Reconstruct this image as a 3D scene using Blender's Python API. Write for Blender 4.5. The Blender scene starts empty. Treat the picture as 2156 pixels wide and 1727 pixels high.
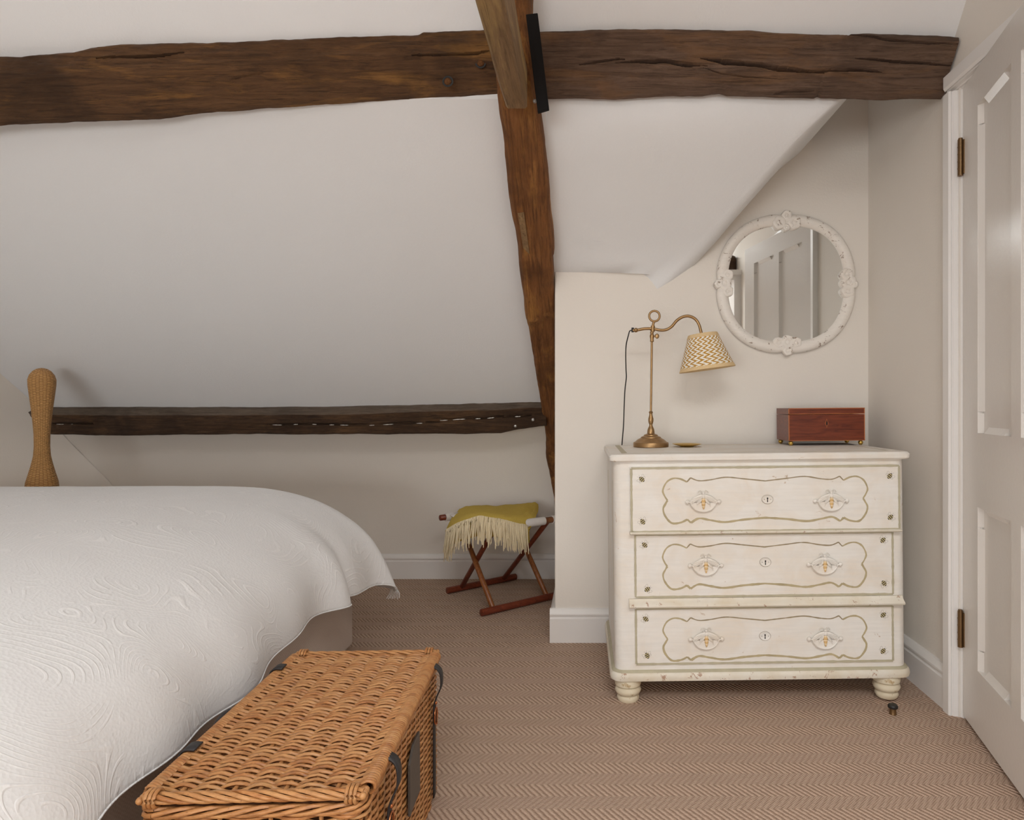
import bpy, bmesh, math, random
from mathutils import Vector, Matrix, noise, Euler
random.seed(7)
C = bpy.context.scene.collection
PI = math.pi
F = 1350.0; VX = 1240.0; VY = 857.0; CH = 0.932     # focal length (px), vanishing point, camera height

def P(px, py, d):
    return Vector(((px - VX) * d / F, d, CH - (py - VY) * d / F))

# ------------------------------------------------------------------ node helpers
class NT:
    def __init__(s, name, rough=0.6, metallic=0.0, spec=0.5):
        s.m = bpy.data.materials.new(name); s.m.use_nodes = True
        s.t = s.m.node_tree; s.n = s.t.nodes; s.l = s.t.links
        s.b = s.n['Principled BSDF']
        s.b.inputs['Roughness'].default_value = rough
        s.b.inputs['Metallic'].default_value = metallic
        s.b.inputs['Specular IOR Level'].default_value = spec
        s._tc = None
    def node(s, t, **kw):
        n = s.n.new(t)
        for k, v in kw.items(): setattr(n, k, v)
        return n
    def put(s, sock, v):
        if hasattr(v, 'is_linked') or hasattr(v, 'links'): s.l.new(v, sock)
        else:
            if isinstance(v, (tuple, list)) and len(v) == 3 and sock.type == 'RGBA': v = (*v, 1)
            sock.default_value = v
    def coord(s, which='Object'):
        if s._tc is None: s._tc = s.node('ShaderNodeTexCoord')
        return s._tc.outputs[which]
    def scale(s, v, sc):
        n = s.node('ShaderNodeMapping'); s.put(n.inputs['Vector'], v); n.inputs['Scale'].default_value = sc
        return n.outputs[0]
    def noise(s, v, scale, detail=4, rough=0.6, dist=0.0):
        n = s.node('ShaderNodeTexNoise'); s.put(n.inputs['Vector'], v)
        n.inputs['Scale'].default_value = scale; n.inputs['Detail'].default_value = detail
        n.inputs['Roughness'].default_value = rough; n.inputs['Distortion'].default_value = dist
        return n.outputs[0]
    def math(s, op, a, b=None, c=None):
        n = s.node('ShaderNodeMath', operation=op)
        s.put(n.inputs[0], a)
        if b is not None: s.put(n.inputs[1], b)
        if c is not None: s.put(n.inputs[2], c)
        return n.outputs[0]
    def ramp(s, fac, stops, interp='LINEAR'):
        n = s.node('ShaderNodeValToRGB'); s.put(n.inputs[0], fac)
        cr = n.color_ramp; cr.interpolation = interp
        while len(cr.elements) < len(stops): cr.elements.new(0.5)
        for e, (p, c) in zip(cr.elements, stops):
            e.position = p
            e.color = (*c, 1) if isinstance(c, (tuple, list)) else (c, c, c, 1)
        return n.outputs[0]
    def mix(s, fac, a, b, blend='MIX'):
        n = s.node('ShaderNodeMix', data_type='RGBA', blend_type=blend)
        s.put(n.inputs[0], fac); s.put(n.inputs[6], a); s.put(n.inputs[7], b)
        return n.outputs[2]
    def bump(s, h, strength=0.3, dist=0.01):
        n = s.node('ShaderNodeBump'); s.put(n.inputs['Height'], h)
        n.inputs['Strength'].default_value = strength; n.inputs['Distance'].default_value = dist
        s.l.new(n.outputs[0], s.b.inputs['Normal'])
    def col(s, v): s.put(s.b.inputs['Base Color'], v)
    def sep(s, v):
        n = s.node('ShaderNodeSeparateXYZ'); s.put(n.inputs[0], v); return n.outputs

def paint(name, color, rough=0.7, bump=0.15, scale=160, var=0.03, spec=0.3):
    m = NT(name, rough, spec=spec)
    n = m.noise(m.coord(), scale, 3)
    big = m.noise(m.coord(), 2.5, 3)
    lo = tuple(c * (1 - var) for c in color); hi = tuple(min(1, c * (1 + var)) for c in color)
    m.col(m.mix(big, lo, hi)); m.bump(n, bump, 0.004)
    return m.m

def plain(name, color, rough=0.5, metallic=0.0, var=0.12, scale=60, bump=0.0, spec=0.5):
    m = NT(name, rough, metallic, spec)
    n = m.noise(m.coord(), scale, 3)
    lo = tuple(c * (1 - var) for c in color); hi = tuple(min(1, c * (1 + var)) for c in color)
    m.col(m.mix(n, lo, hi))
    if bump: m.bump(n, bump, 0.002)
    return m.m

def old_wood(name, dark, mid, light, axis=0, rough=0.65, patch=(0.33, 0.17, 0.05), patch_amt=0.5, grain=1.0, rotx=0.0):
    m = NT(name, rough, spec=0.3)
    co = m.coord()
    if rotx:
        mp = m.node('ShaderNodeMapping'); m.put(mp.inputs['Vector'], co); mp.inputs['Rotation'].default_value = (rotx, 0, 0); co = mp.outputs[0]
    sc = [14.0, 14.0, 14.0]; sc[axis] = 1.3
    v = m.scale(co, sc)
    g = m.noise(v, 3.0, 12, 0.74, 1.6)
    sc2 = [70.0, 70.0, 70.0]; sc2[axis] = 2.5
    fine = m.noise(m.scale(co, sc2), 2.2, 5, 0.7, 0.4)
    big = m.noise(m.coord(), 3.3, 4, 0.6, 0.6)
    base = m.ramp(g, [(0.28, dark), (0.5, mid), (0.74, light)])
    sc3 = [9.0, 9.0, 9.0]; sc3[axis] = 1.6
    pm = m.ramp(m.noise(m.scale(co, sc3), 1.6, 6, 0.62, 0.8), [(0.53, 0.0), (0.66, patch_amt)])
    c = m.mix(pm, base, patch)
    c = m.mix(m.ramp(big, [(0.34, 0.65), (0.52, 0.0)]), c, tuple(x * 0.8 for x in dark))
    c = m.mix(m.ramp(fine, [(0.36, 0.55), (0.48, 0.0)]), c, tuple(x * 0.55 for x in dark))
    m.col(c)
    h = m.math('ADD', m.math('MULTIPLY', g, 1.0), m.math('MULTIPLY', fine, 0.8))
    m.bump(h, 0.75 * grain, 0.014)
    return m.m

def fine_wood(name, dark, light, axis=0, rough=0.35):
    m = NT(name, rough)
    sc = [60.0, 60.0, 60.0]; sc[axis] = 6.0
    g = m.noise(m.scale(m.coord(), sc), 1.5, 6, 0.6, 1.0)
    m.col(m.ramp(g, [(0.3, dark), (0.7, light)])); m.bump(g, 0.08, 0.002)
    return m.m

# ------------------------------------------------------------------ mesh builder
class MB:
    def __init__(s): s.v = []; s.f = []; s.mi = []; s.uv = {}; s.cur = 0
    def add(s, verts, faces, uvs=None):
        o = len(s.v); s.v.extend([tuple(p) for p in verts])
        for f in faces: s.f.append(tuple(i + o for i in f)); s.mi.append(s.cur)
        if uvs:
            for i, u in enumerate(uvs): s.uv[o + i] = u
        return s
    def box(s, lo, hi):
        x0, y0, z0 = lo; x1, y1, z1 = hi
        return s.add([(x0,y0,z0),(x1,y0,z0),(x1,y1,z0),(x0,y1,z0),(x0,y0,z1),(x1,y0,z1),(x1,y1,z1),(x0,y1,z1)],
                     [(0,3,2,1),(4,5,6,7),(0,1,5,4),(1,2,6,5),(2,3,7,6),(3,0,4,7)])
    def hexa(s, p):
        return s.add(p, [(0,3,2,1),(4,5,6,7),(0,1,5,4),(1,2,6,5),(2,3,7,6),(3,0,4,7)])
    def tube(s, pts, r, n=8, cap=True, ratio=1.0, up=None):
        pts = [Vector(p) for p in pts]; k = len(pts)
        rs = r if isinstance(r, (list, tuple)) else [r] * k
        ref = Vector(up) if up else Vector((0.13, 0.31, 0.94))
        verts = []
        for i, p in enumerate(pts):
            t = (pts[min(i+1, k-1)] - pts[max(i-1, 0)])
            if t.length < 1e-9: t = Vector((0, 0, 1))
            t.normalize()
            a = ref - t * ref.dot(t)
            if a.length < 0.05: a = Vector((1, 0, 0)) - t * t.x
            a.normalize(); b = t.cross(a)
            for j in range(n):
                th = 2 * PI * j / n
                verts.append(p + (a * math.cos(th) * ratio + b * math.sin(th)) * rs[i])
        faces = [(i*n+j, i*n+(j+1)%n, (i+1)*n+(j+1)%n, (i+1)*n+j) for i in range(k-1) for j in range(n)]
        if cap:
            faces.append(tuple(range(n-1, -1, -1))); faces.append(tuple((k-1)*n+j for j in range(n)))
        return s.add(verts, faces)
    def lathe(s, prof, c=(0,0,0), n=32, M=None, ripple=None, vs=None, cap=True):
        verts = []; uv = []; c = Vector(c); k = len(prof)
        for i, (r, z) in enumerate(prof):
            for j in range(n + 1):
                th = 2 * PI * j / n
                rr = r * (1 + (ripple(th, i) if ripple else 0))
                p = Vector((rr * math.cos(th), rr * math.sin(th), z))
                verts.append(c + (M @ p if M else p)); uv.append((j / n, vs[i] if vs else i / max(1, k-1)))
        w = n + 1
        faces = [(i*w+j, i*w+j+1, (i+1)*w+j+1, (i+1)*w+j) for i in range(k-1) for j in range(n)]
        if cap:
            if prof[0][0] > 1e-6: faces.append(tuple(range(n-1, -1, -1)))
            if prof[-1][0] > 1e-6: faces.append(tuple((k-1)*w+j for j in range(n)))
        return s.add(verts, faces, uv)
    def ball(s, c, r, n=16, sc=(1,1,1), M=None):
        verts = []; c = Vector(c); m = n // 2
        for i in range(m + 1):
            a = PI * i / m
            for j in range(n):
                b = 2 * PI * j / n
                p = Vector((math.sin(a)*math.cos(b)*r*sc[0], math.sin(a)*math.sin(b)*r*sc[1], math.cos(a)*r*sc[2]))
                verts.append(c + (M @ p if M else p))
        return s.add(verts, [(i*n+j, (i+1)*n+j, (i+1)*n+(j+1)%n, i*n+(j+1)%n) for i in range(m) for j in range(n)])
    def grid(s, rows, uvs=None):
        k = len(rows[0]); vs = [p for r in rows for p in r]
        return s.add(vs, [(i*k+j, i*k+j+1, (i+1)*k+j+1, (i+1)*k+j) for i in range(len(rows)-1) for j in range(k-1)], uvs)
    def prism(s, poly, off):
        """closed polygon (list of points) extruded by vector off"""
        n = len(poly); off = Vector(off); a = [Vector(p) for p in poly]
        return s.add(a + [p + off for p in a], [tuple(range(n)), tuple(range(2*n-1, n-1, -1))] + [(i, i+n, (i+1)%n+n, (i+1)%n) for i in range(n)])
    def build(s, name, mats, parent=None, smooth=None, merge=True):
        me = bpy.data.meshes.new(name); me.from_pydata(s.v, [], s.f)
        if not isinstance(mats, (list, tuple)): mats = [mats]
        for m in mats: me.materials.append(m)
        for p, i in zip(me.polygons, s.mi): p.material_index = i
        if s.uv:
            ul = me.uv_layers.new(name='UVMap')
            for lp in me.loops: ul.data[lp.index].uv = s.uv.get(lp.vertex_index, (0, 0))
        bm = bmesh.new(); bm.from_mesh(me)
        if merge and not s.uv: bmesh.ops.remove_doubles(bm, verts=bm.verts, dist=1e-6)
        bmesh.ops.recalc_face_normals(bm, faces=bm.faces)
        bm.to_mesh(me); bm.free()
        if smooth is not None:
            for p in me.polygons: p.use_smooth = True
            me.set_sharp_from_angle(angle=math.radians(smooth))
        o = bpy.data.objects.new(name, me); C.objects.link(o)
        if parent: o.parent = parent
        return o

def empty(name, loc=(0,0,0), rot=(0,0,0)):
    o = bpy.data.objects.new(name, None); C.objects.link(o); o.location = loc; o.rotation_euler = rot
    o.empty_display_size = 0.05
    return o
def tag(o, label, cat, group=None, kind=None):
    o['label'] = label; o['category'] = cat
    if group: o['group'] = group
    if kind: o['kind'] = kind
    return o
def struct(o, label, cat):
    o['kind'] = 'structure'; o['label'] = label; o['category'] = cat; return o
def bevel(o, w, seg=2, ang=35):
    b = o.modifiers.new('Bevel', 'BEVEL'); b.width = w; b.segments = seg; b.limit_method = 'ANGLE'; b.angle_limit = math.radians(ang)
    b.harden_normals = False
    return o
def solid(o, t, off=1):
    b = o.modifiers.new('Solidify', 'SOLIDIFY'); b.thickness = t; b.offset = off; return o

def lerp(a, b, t): return a + (b - a) * t
def interp(xs, ys, x):
    if x <= xs[0]: return ys[0]
    for i in range(len(xs) - 1):
        if x <= xs[i+1]:
            return lerp(ys[i], ys[i+1], (x - xs[i]) / (xs[i+1] - xs[i]))
    return ys[-1]
def sinterp(xs, ys, x):
    """smooth (Hermite) interpolation"""
    n = len(xs)
    if x <= xs[0]: return ys[0]
    if x >= xs[-1]: return ys[-1]
    i = max(k for k in range(n - 1) if xs[k] <= x)
    def sl(k):
        if k == 0: return (ys[1]-ys[0])/(xs[1]-xs[0])
        if k == n-1: return (ys[-1]-ys[-2])/(xs[-1]-xs[-2])
        return (ys[k+1]-ys[k-1])/(xs[k+1]-xs[k-1])
    h = xs[i+1]-xs[i]; t = (x-xs[i])/h
    return ((2*t**3-3*t**2+1)*ys[i] + (t**3-2*t**2+t)*h*sl(i) + (-2*t**3+3*t**2)*ys[i+1] + (t**3-t**2)*h*sl(i+1))
def catmull(pts, n=6, closed=False):
    pts = [Vector(p) for p in pts]; out = []; k = len(pts)
    rng = range(k if closed else k - 1)
    for i in rng:
        if closed: a, b, c, d = pts[(i-1)%k], pts[i], pts[(i+1)%k], pts[(i+2)%k]
        else: a, b, c, d = pts[max(i-1,0)], pts[i], pts[i+1], pts[min(i+2,k-1)]
        for j in range(n):
            t = j / n
            out.append(0.5*((2*b)+(-a+c)*t+(2*a-5*b+4*c-d)*t*t+(-a+3*b-3*c+d)*t**3))
    if not closed: out.append(pts[-1])
    return out
def fbm(x, y, z=0.0, o=4):
    return noise.fractal(Vector((x, y, z)), 0.9, 2.1, o)

# ------------------------------------------------------------------ materials
M = {}
M['slope'] = paint('slope_paint', (0.785, 0.795, 0.80), 0.8, 0.25, 120, 0.015)
M['wall'] = paint('wall_paint', (0.775, 0.735, 0.675), 0.8, 0.15, 150, 0.015)
M['trim'] = paint('trim_paint', (0.80, 0.785, 0.765), 0.4, 0.05, 90, 0.01, 0.5)
M['door'] = paint('door_paint', (0.76, 0.735, 0.70), 0.27, 0.10, 70, 0.015, 0.5)
M['beam'] = old_wood('beam_oak', (0.050, 0.025, 0.012), (0.125, 0.060, 0.025), (0.19, 0.098, 0.042), 0, patch=(0.32, 0.155, 0.043), patch_amt=0.75)
M['beamr'] = old_wood('beam_oak_grey', (0.075, 0.044, 0.030), (0.155, 0.094, 0.062), (0.23, 0.150, 0.105), 0, patch=(0.27, 0.135, 0.055), patch_amt=0.45)
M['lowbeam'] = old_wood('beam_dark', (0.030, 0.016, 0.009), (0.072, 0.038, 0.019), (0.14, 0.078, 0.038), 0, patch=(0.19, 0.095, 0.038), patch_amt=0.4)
M['lowtop'] = old_wood('beam_grey_lit_top', (0.07, 0.050, 0.036), (0.15, 0.11, 0.08), (0.22, 0.17, 0.125), 0, patch=(0.18, 0.12, 0.07), patch_amt=0.2)  # dusty grey wood, also lightened for the light its upper facet catches
M['rafter'] = old_wood('rafter_oak', (0.095, 0.036, 0.012), (0.235, 0.094, 0.029), (0.33, 0.145, 0.048), 2, patch=(0.50, 0.235, 0.06), patch_amt=0.85, rotx=-0.895)
M['collar'] = old_wood('collar_wood', (0.15, 0.088, 0.040), (0.235, 0.142, 0.066), (0.33, 0.21, 0.105), 1, patch=(0.48, 0.33, 0.13), patch_amt=0.6, grain=0.4)
M['steel'] = plain('black_steel', (0.008, 0.007, 0.007), 0.7, 0.0, spec=0.15)
M['plaster'] = plain('white_filler', (0.75, 0.72, 0.66), 0.8)
M['iron'] = plain('nail_steel', (0.45, 0.44, 0.42), 0.4, 0.8)
M['brass'] = plain('aged_brass', (0.36, 0.225, 0.105), 0.38, 0.9, 0.25, 40, 0.05)
M['gold'] = plain('gilt_brass', (0.58, 0.38, 0.09), 0.35, 0.85, 0.25, 60, 0.1)
M['hinge'] = plain('hinge_brass', (0.20, 0.12, 0.055), 0.4, 0.8, 0.2)
M['black'] = plain('black_rubber', (0.012, 0.011, 0.010), 0.5)
M['leather'] = plain('black_leather', (0.022, 0.020, 0.021), 0.5, 0, 0.2, 120, 0.15)
M['plate'] = plain('dull_plate', (0.085, 0.075, 0.065), 0.45, 0.2, 0.3, 30)
M['copper'] = plain('copper_buckle', (0.55, 0.20, 0.08), 0.3, 0.9)
M['olive'] = plain('olive_paint', (0.46, 0.42, 0.30), 0.6, 0, 0.2, 30)
M['goldline'] = plain('olive_gold_paint', (0.44, 0.37, 0.22), 0.6, 0, 0.3, 25)
M['beeblack'] = plain('bee_black', (0.022, 0.018, 0.014), 0.6)
M['beeyellow'] = plain('bee_yellow', (0.56, 0.47, 0.24), 0.6)
M['beegrey'] = plain('bee_wing_grey', (0.33, 0.30, 0.25), 0.6)
M['hole'] = plain('keyhole_black', (0.01, 0.009, 0.008), 0.8)
M['ochre'] = plain('ochre_paint', (0.66, 0.44, 0.19), 0.55)
M['ochrelight'] = plain('pale_ochre_paint', (0.80, 0.62, 0.38), 0.55)
M['bronze'] = plain('bronze_line_paint', (0.30, 0.24, 0.145), 0.6, 0, 0.3, 25)
M['grime'] = plain('grey_brown_wear', (0.30, 0.255, 0.20), 0.7)

def distressed(name, base, tint, wear, amt=0.62, sc=26.0):
    m = NT(name, 0.5, spec=0.4)
    a = m.noise(m.coord(), 7.0, 4, 0.6, 0.5)
    st = m.noise(m.scale(m.coord(), (4, 40, 60)), 2.0, 4, 0.6, 0.3)
    c = m.mix(m.ramp(a, [(0.40, 0.0), (0.70, 0.75)]), base, tint)
    c = m.mix(m.ramp(st, [(0.35, 0.35), (0.6, 0.0)]), c, tuple(x * 0.86 for x in base))
    w = m.noise(m.coord(), sc, 7, 0.72, 0.6)
    c = m.mix(m.ramp(w, [(amt, 0.0), (amt + 0.035, 0.85)]), c, wear)
    m.col(c); m.bump(m.math('ADD', m.math('MULTIPLY', st, 0.5), w), 0.12, 0.003)
    return m.m
M['chest'] = distressed('chest_paint', (0.80, 0.78, 0.735), (0.74, 0.65, 0.535), (0.50, 0.38, 0.27), 0.655)
M['cheststrip'] = distressed('chest_rail_paint', (0.76, 0.72, 0.63), (0.62, 0.52, 0.36), (0.36, 0.20, 0.12), 0.60, 40)
M['foot'] = distressed('chest_foot_paint', (0.70, 0.63, 0.48), (0.60, 0.47, 0.30), (0.40, 0.27, 0.12), 0.60, 30)
M['mirrorframe'] = distressed('mirror_frame_paint', (0.83, 0.795, 0.74), (0.80, 0.74, 0.67), (0.24, 0.16, 0.105), 0.595, 40)
mm = NT('mirror_silver', 0.02, 1.0); mm.col((0.90, 0.92, 0.91)); M['mirror'] = mm.m

# carpet: herringbone sisal loops
def carpet():
    m = NT('carpet_herringbone', 0.95, spec=0.1)
    x, y, z = m.sep(m.coord())
    yb = m.math('ADD', m.math('DIVIDE', y, 0.0956), 0.447)
    fr = m.math('FRACT', yb)
    tri = m.math('ABSOLUTE', m.math('SUBTRACT', m.math('MULTIPLY', fr, 2.0), 1.0))
    wob = m.noise(m.coord(), 60, 2)
    u = m.math('ADD', m.math('DIVIDE', x, 0.0152), m.math('MULTIPLY', tri, 2.3))
    u = m.math('ADD', u, m.math('MULTIPLY', wob, 0.35))
    rib = m.math('ADD', m.math('MULTIPLY', m.math('SINE', m.math('MULTIPLY', u, 2*PI)), 0.5), 0.5)
    bold = m.math('GREATER_THAN', fr, 0.5)
    # loops along the ribs
    lx = m.math('SINE', m.math('MULTIPLY', x, 2*PI/0.0062)); ly = m.math('SINE', m.math('MULTIPLY', y, 2*PI/0.0058))
    loop = m.math('ADD', m.math('MULTIPLY', m.math('MULTIPLY', lx, ly), 0.5), 0.5)
    hb = m.math('ADD', m.math('MULTIPLY', rib, 0.8), m.math('MULTIPLY', loop, 0.2))
    hf = m.math('ADD', m.math('MULTIPLY', rib, 0.35), m.math('MULTIPLY', loop, 0.65))
    h = m.math('ADD', m.math('MULTIPLY', bold, hb), m.math('MULTIPLY', m.math('SUBTRACT', 1.0, bold), hf))
    cb = m.ramp(h, [(0.08, (0.22, 0.135, 0.092)), (0.34, (0.51, 0.372, 0.285)), (0.9, (0.62, 0.47, 0.365))])
    n2 = m.noise(m.coord(), 130, 3, 0.7)
    c = m.mix(m.ramp(n2, [(0.3, 0.45), (0.6, 0.0)]), cb, (0.34, 0.235, 0.17))
    big = m.noise(m.coord(), 3.0, 2)
    m.col(m.mix(m.math('MULTIPLY', big, 0.25), c, (0.50, 0.35, 0.27)))
    m.bump(h, 0.8, 0.004)
    return m.m
M['carpet'] = carpet()

def matelasse():
    m = NT('matelasse_cotton', 0.85, spec=0.2)
    m.b.inputs['Sheen Weight'].default_value = 0.15
    co = m.coord()
    warp = m.node('ShaderNodeTexNoise'); warp.inputs['Scale'].default_value = 2.2; warp.inputs['Detail'].default_value = 1.0
    m.put(warp.inputs['Vector'], co)
    vm = m.node('ShaderNodeVectorMath', operation='MULTIPLY_ADD')
    m.put(vm.inputs[0], warp.outputs['Color']); vm.inputs[1].default_value = (0.5, 0.5, 0.5); m.put(vm.inputs[2], co)
    n1 = m.noise(vm.outputs[0], 3.6, 0.6, 0.4)
    con = m.math('ADD', m.math('MULTIPLY', m.math('SINE', m.math('MULTIPLY', n1, 2 * PI * 42)), 0.5), 0.5)
    sel = m.ramp(m.noise(vm.outputs[0], 6.0, 1), [(0.44, 0.05), (0.58, 1.0)])
    brk = m.ramp(m.noise(co, 22, 2), [(0.38, 0.1), (0.5, 1.0)])
    line = m.math('MULTIPLY', m.math('MULTIPLY', m.ramp(con, [(0.76, 0.0), (0.95, 1.0)]), sel), brk)
    fine = m.node('ShaderNodeTexVoronoi'); m.put(fine.inputs['Vector'], co); fine.inputs['Scale'].default_value = 170
    pad = m.noise(co, 14, 3)
    h = m.math('ADD', m.math('ADD', line, m.math('MULTIPLY', fine.outputs['Distance'], 0.35)), m.math('MULTIPLY', pad, 0.6))
    m.col(m.mix(m.math('MULTIPLY', line, 0.7), (0.79, 0.80, 0.81), (0.88, 0.885, 0.89))); m.bump(h, 0.36, 0.0045)
    return m.m
M['bedspread'] = matelasse()
def weave_fabric(name, c1, c2, sc=700, b=0.3):
    m = NT(name, 0.95, spec=0.1)
    x, y, z = m.sep(m.coord())
    a = m.math('SINE', m.math('MULTIPLY', m.math('ADD', x, y), sc)); d = m.math('SINE', m.math('MULTIPLY', z, sc))
    n = m.noise(m.coord(), 200, 3, 0.7)
    f = m.math('ADD', m.math('MULTIPLY', m.math('MULTIPLY', a, d), 0.2), n)
    m.col(m.mix(f, c1, c2)); m.bump(f, b, 0.002)
    return m.m
M['divan'] = weave_fabric('divan_linen', (0.48, 0.41, 0.36), (0.68, 0.59, 0.53))
M['throw'] = weave_fabric('mustard_wool', (0.50, 0.355, 0.055), (0.74, 0.56, 0.15), 900)
M['fringe'] = weave_fabric('cream_wool', (0.70, 0.59, 0.38), (0.86, 0.76, 0.55), 900)
M['canvas'] = weave_fabric('white_canvas', (0.68, 0.65, 0.62), (0.78, 0.75, 0.72), 900)
M['teak'] = fine_wood('teak_rod', (0.17, 0.050, 0.014), (0.36, 0.135, 0.038), 2, 0.35)
M['redwood'] = fine_wood('red_rail', (0.115, 0.020, 0.009), (0.24, 0.052, 0.020), 0, 0.3)
M['boxfront'] = fine_wood('mahogany', (0.085, 0.014, 0.006), (0.22, 0.045, 0.016), 0, 0.3)
M['boxedge'] = plain('satin_stringing', (0.42, 0.13, 0.035), 0.4)
def wicker():
    m = NT('willow', 0.42, spec=0.45)
    n = m.noise(m.scale(m.coord(), (18, 55, 55)), 2.0, 4, 0.65)
    k = m.noise(m.coord(), 240, 3, 0.6)
    inf = m.node('ShaderNodeNewGeometry')
    c = m.ramp(n, [(0.25, (0.20, 0.070, 0.020)), (0.5, (0.40, 0.165, 0.052)), (0.75, (0.55, 0.28, 0.105))])
    c = m.mix(m.math('MULTIPLY', inf.outputs['Random Per Island'], 0.55), c, (0.55, 0.31, 0.13))
    m.col(m.mix(m.ramp(k, [(0.62, 0.0), (0.72, 0.5)]), c, (0.14, 0.045, 0.015))); m.bump(k, 0.12, 0.002)
    return m.m
M['willow'] = wicker()
M['willowdark'] = plain('willow_shadow_core', (0.10, 0.040, 0.014), 0.8)  # dark fill that colours in the shade between woven rods
def rattan():
    m = NT('rattan_weave', 0.5, spec=0.4)
    u, v, _ = m.sep(m.coord('UV'))
    iu = m.math('FLOOR', m.math('MULTIPLY', u, 24.0))
    fv = m.math('ADD', m.math('MULTIPLY', v, 138.0), m.math('MULTIPLY', iu, 0.5))
    sv = m.math('ABSOLUTE', m.math('SINE', m.math('MULTIPLY', fv, PI)))
    su = m.math('ABSOLUTE', m.math('SINE', m.math('MULTIPLY', u, 24.0 * PI)))
    h = m.math('MULTIPLY', m.math('POWER', sv, 0.6), m.math('POWER', su, 0.22))
    n = m.noise(m.coord(), 60, 3)
    c = m.ramp(h, [(0.15, (0.20, 0.085, 0.026)), (0.5, (0.50, 0.265, 0.088)), (0.95, (0.60, 0.335, 0.125))])
    m.col(m.mix(m.math('MULTIPLY', n, 0.3), c, (0.32, 0.15, 0.045))); m.bump(h, 0.9, 0.004)
    return m.m
M['rattan'] = rattan()
def shade_mat():
    m = NT('block_print_linen', 0.9, spec=0.1)
    u, v, _ = m.sep(m.coord('UV'))
    wob = m.noise(m.scale(m.coord('UV'), (60, 30, 1)), 1.0, 3)
    t = m.math('PINGPONG', m.math('MULTIPLY', v, 8.0), 0.5)
    s = m.math('FRACT', m.math('ADD', m.math('ADD', m.math('MULTIPLY', u, 22.0), m.math('MULTIPLY', t, 1.7)), m.math('MULTIPLY', wob, 0.5)))
    band = m.ramp(s, [(0.46, 0.0), (0.50, 1.0), (0.92, 1.0), (0.97, 0.0)])
    m.col(m.mix(band, (0.86, 0.83, 0.76), (0.50, 0.275, 0.055)))
    pl = m.math('SINE', m.math('MULTIPLY', u, 2*PI*90)); m.bump(pl, 0.3, 0.002)
    return m.m
M['shade'] = shade_mat()
M['shadetrim'] = weave_fabric('buff_trim', (0.66, 0.48, 0.25), (0.78, 0.60, 0.36), 1200)

# ================================================================== ROOM SHELL
YW = 2.55      # pier and mirror wall
YA = 3.49      # knee wall in the alcove
XR = 1.1107    # right wall
XP = -0.136    # left side of the pier
def zS(y): return 1.468 + 0.8 * (YW - y)
def dS(py, off=0.0): return (1.468 + 0.8 * YW - CH - off) / (0.8 + (VY - py) / F)

o = MB().box((-3.8, -3.6, -0.12), (2.4, 3.7, 0.0)).build('floor', M['carpet'])
struct(o, 'beige herringbone weave carpet covering the whole floor', 'floor')

# knee wall in the alcove
KC = [(0.0, YA), (0.40, YA), (0.50, 3.484), (0.58, 3.470), (0.66, 3.445), (0.73, 3.410), (0.80, 3.358), (0.86, 3.30), (0.93, 3.2225)]
def yK(z): return sinterp([k[0] for k in KC], [k[1] for k in KC], z) if z < 0.93 else YW - (z - 1.468) / 0.8
bw_ = MB()
bw_.grid([[(-3.8, y, z), (-1.8, y, z), (XP + 0.2, y, z)] for z, y in [(k / 40 * 0.93, yK(k / 40 * 0.93)) for k in range(41)]])
bw_.box((-3.8, YA + 0.02, 0.0), (XP + 0.2, YA + 0.15, 0.95))
o = bw_.build('wall_back', M['wall'], smooth=30)
struct(o, 'low cream wall below the dark lower beam', 'wall')
# pier / mirror wall
o = MB().box((XP, YW, 0.0), (XR + 0.2, YW + 0.95, 2.5)).build('wall_niche', M['wall'])
bevel(o, 0.006, 3)
struct(o, 'cream wall behind the chest of drawers and round mirror', 'wall')
# right wall with the doorway
DY0, DY1, DZ = 1.165, 1.925, 1.893
b = MB()
b.box((XR, DY1, 0), (XR + 0.14, YW + 0.02, 2.6)); b.box((XR, -3.6, 0), (XR + 0.14, DY0, 2.6)); b.box((XR, DY0, DZ), (XR + 0.14, DY1, 2.6))
struct(b.build('wall_right', M['wall']), 'cream side wall holding the white panelled door', 'wall')
o = MB().box((2.2, -0.2, 0), (2.3, 3.0, 2.6)).box((XR + 0.14, 2.9, 0), (2.3, 3.0, 2.6)).box((XR + 0.14, -0.2, 0), (2.3, -0.1, 2.6)).build('wall_hall', M['wall'])
struct(o, 'cream landing wall beyond the doorway', 'wall')

# left wall with the angled plaster facet
b = MB(); b.box((-3.8, -3.6, 0), (-3.6, 3.6, 2.6))
line = [(330, 1120), (270, 1056), (214, 998), (180, 964), (146, 930), (115, 897), (90, 870), (56, 835), (0, 786), (-60, 735), (-160, 650)]
rows = []
for px, py in line:
    d = 3.3
    for _ in range(40): d = lerp(d, yK(CH - (py - VY) * d / F), 0.6)
    p = P(px, py, d - 0.001)
    rows.append([p, Vector((-3.75, p.y - 0.12 * (p.x + 3.75), p.z))])
b.grid(rows)
struct(b.build('wall_left', M['wall'], smooth=40), 'cream end wall with an angled plaster facet behind the wicker post', 'wall')
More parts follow.
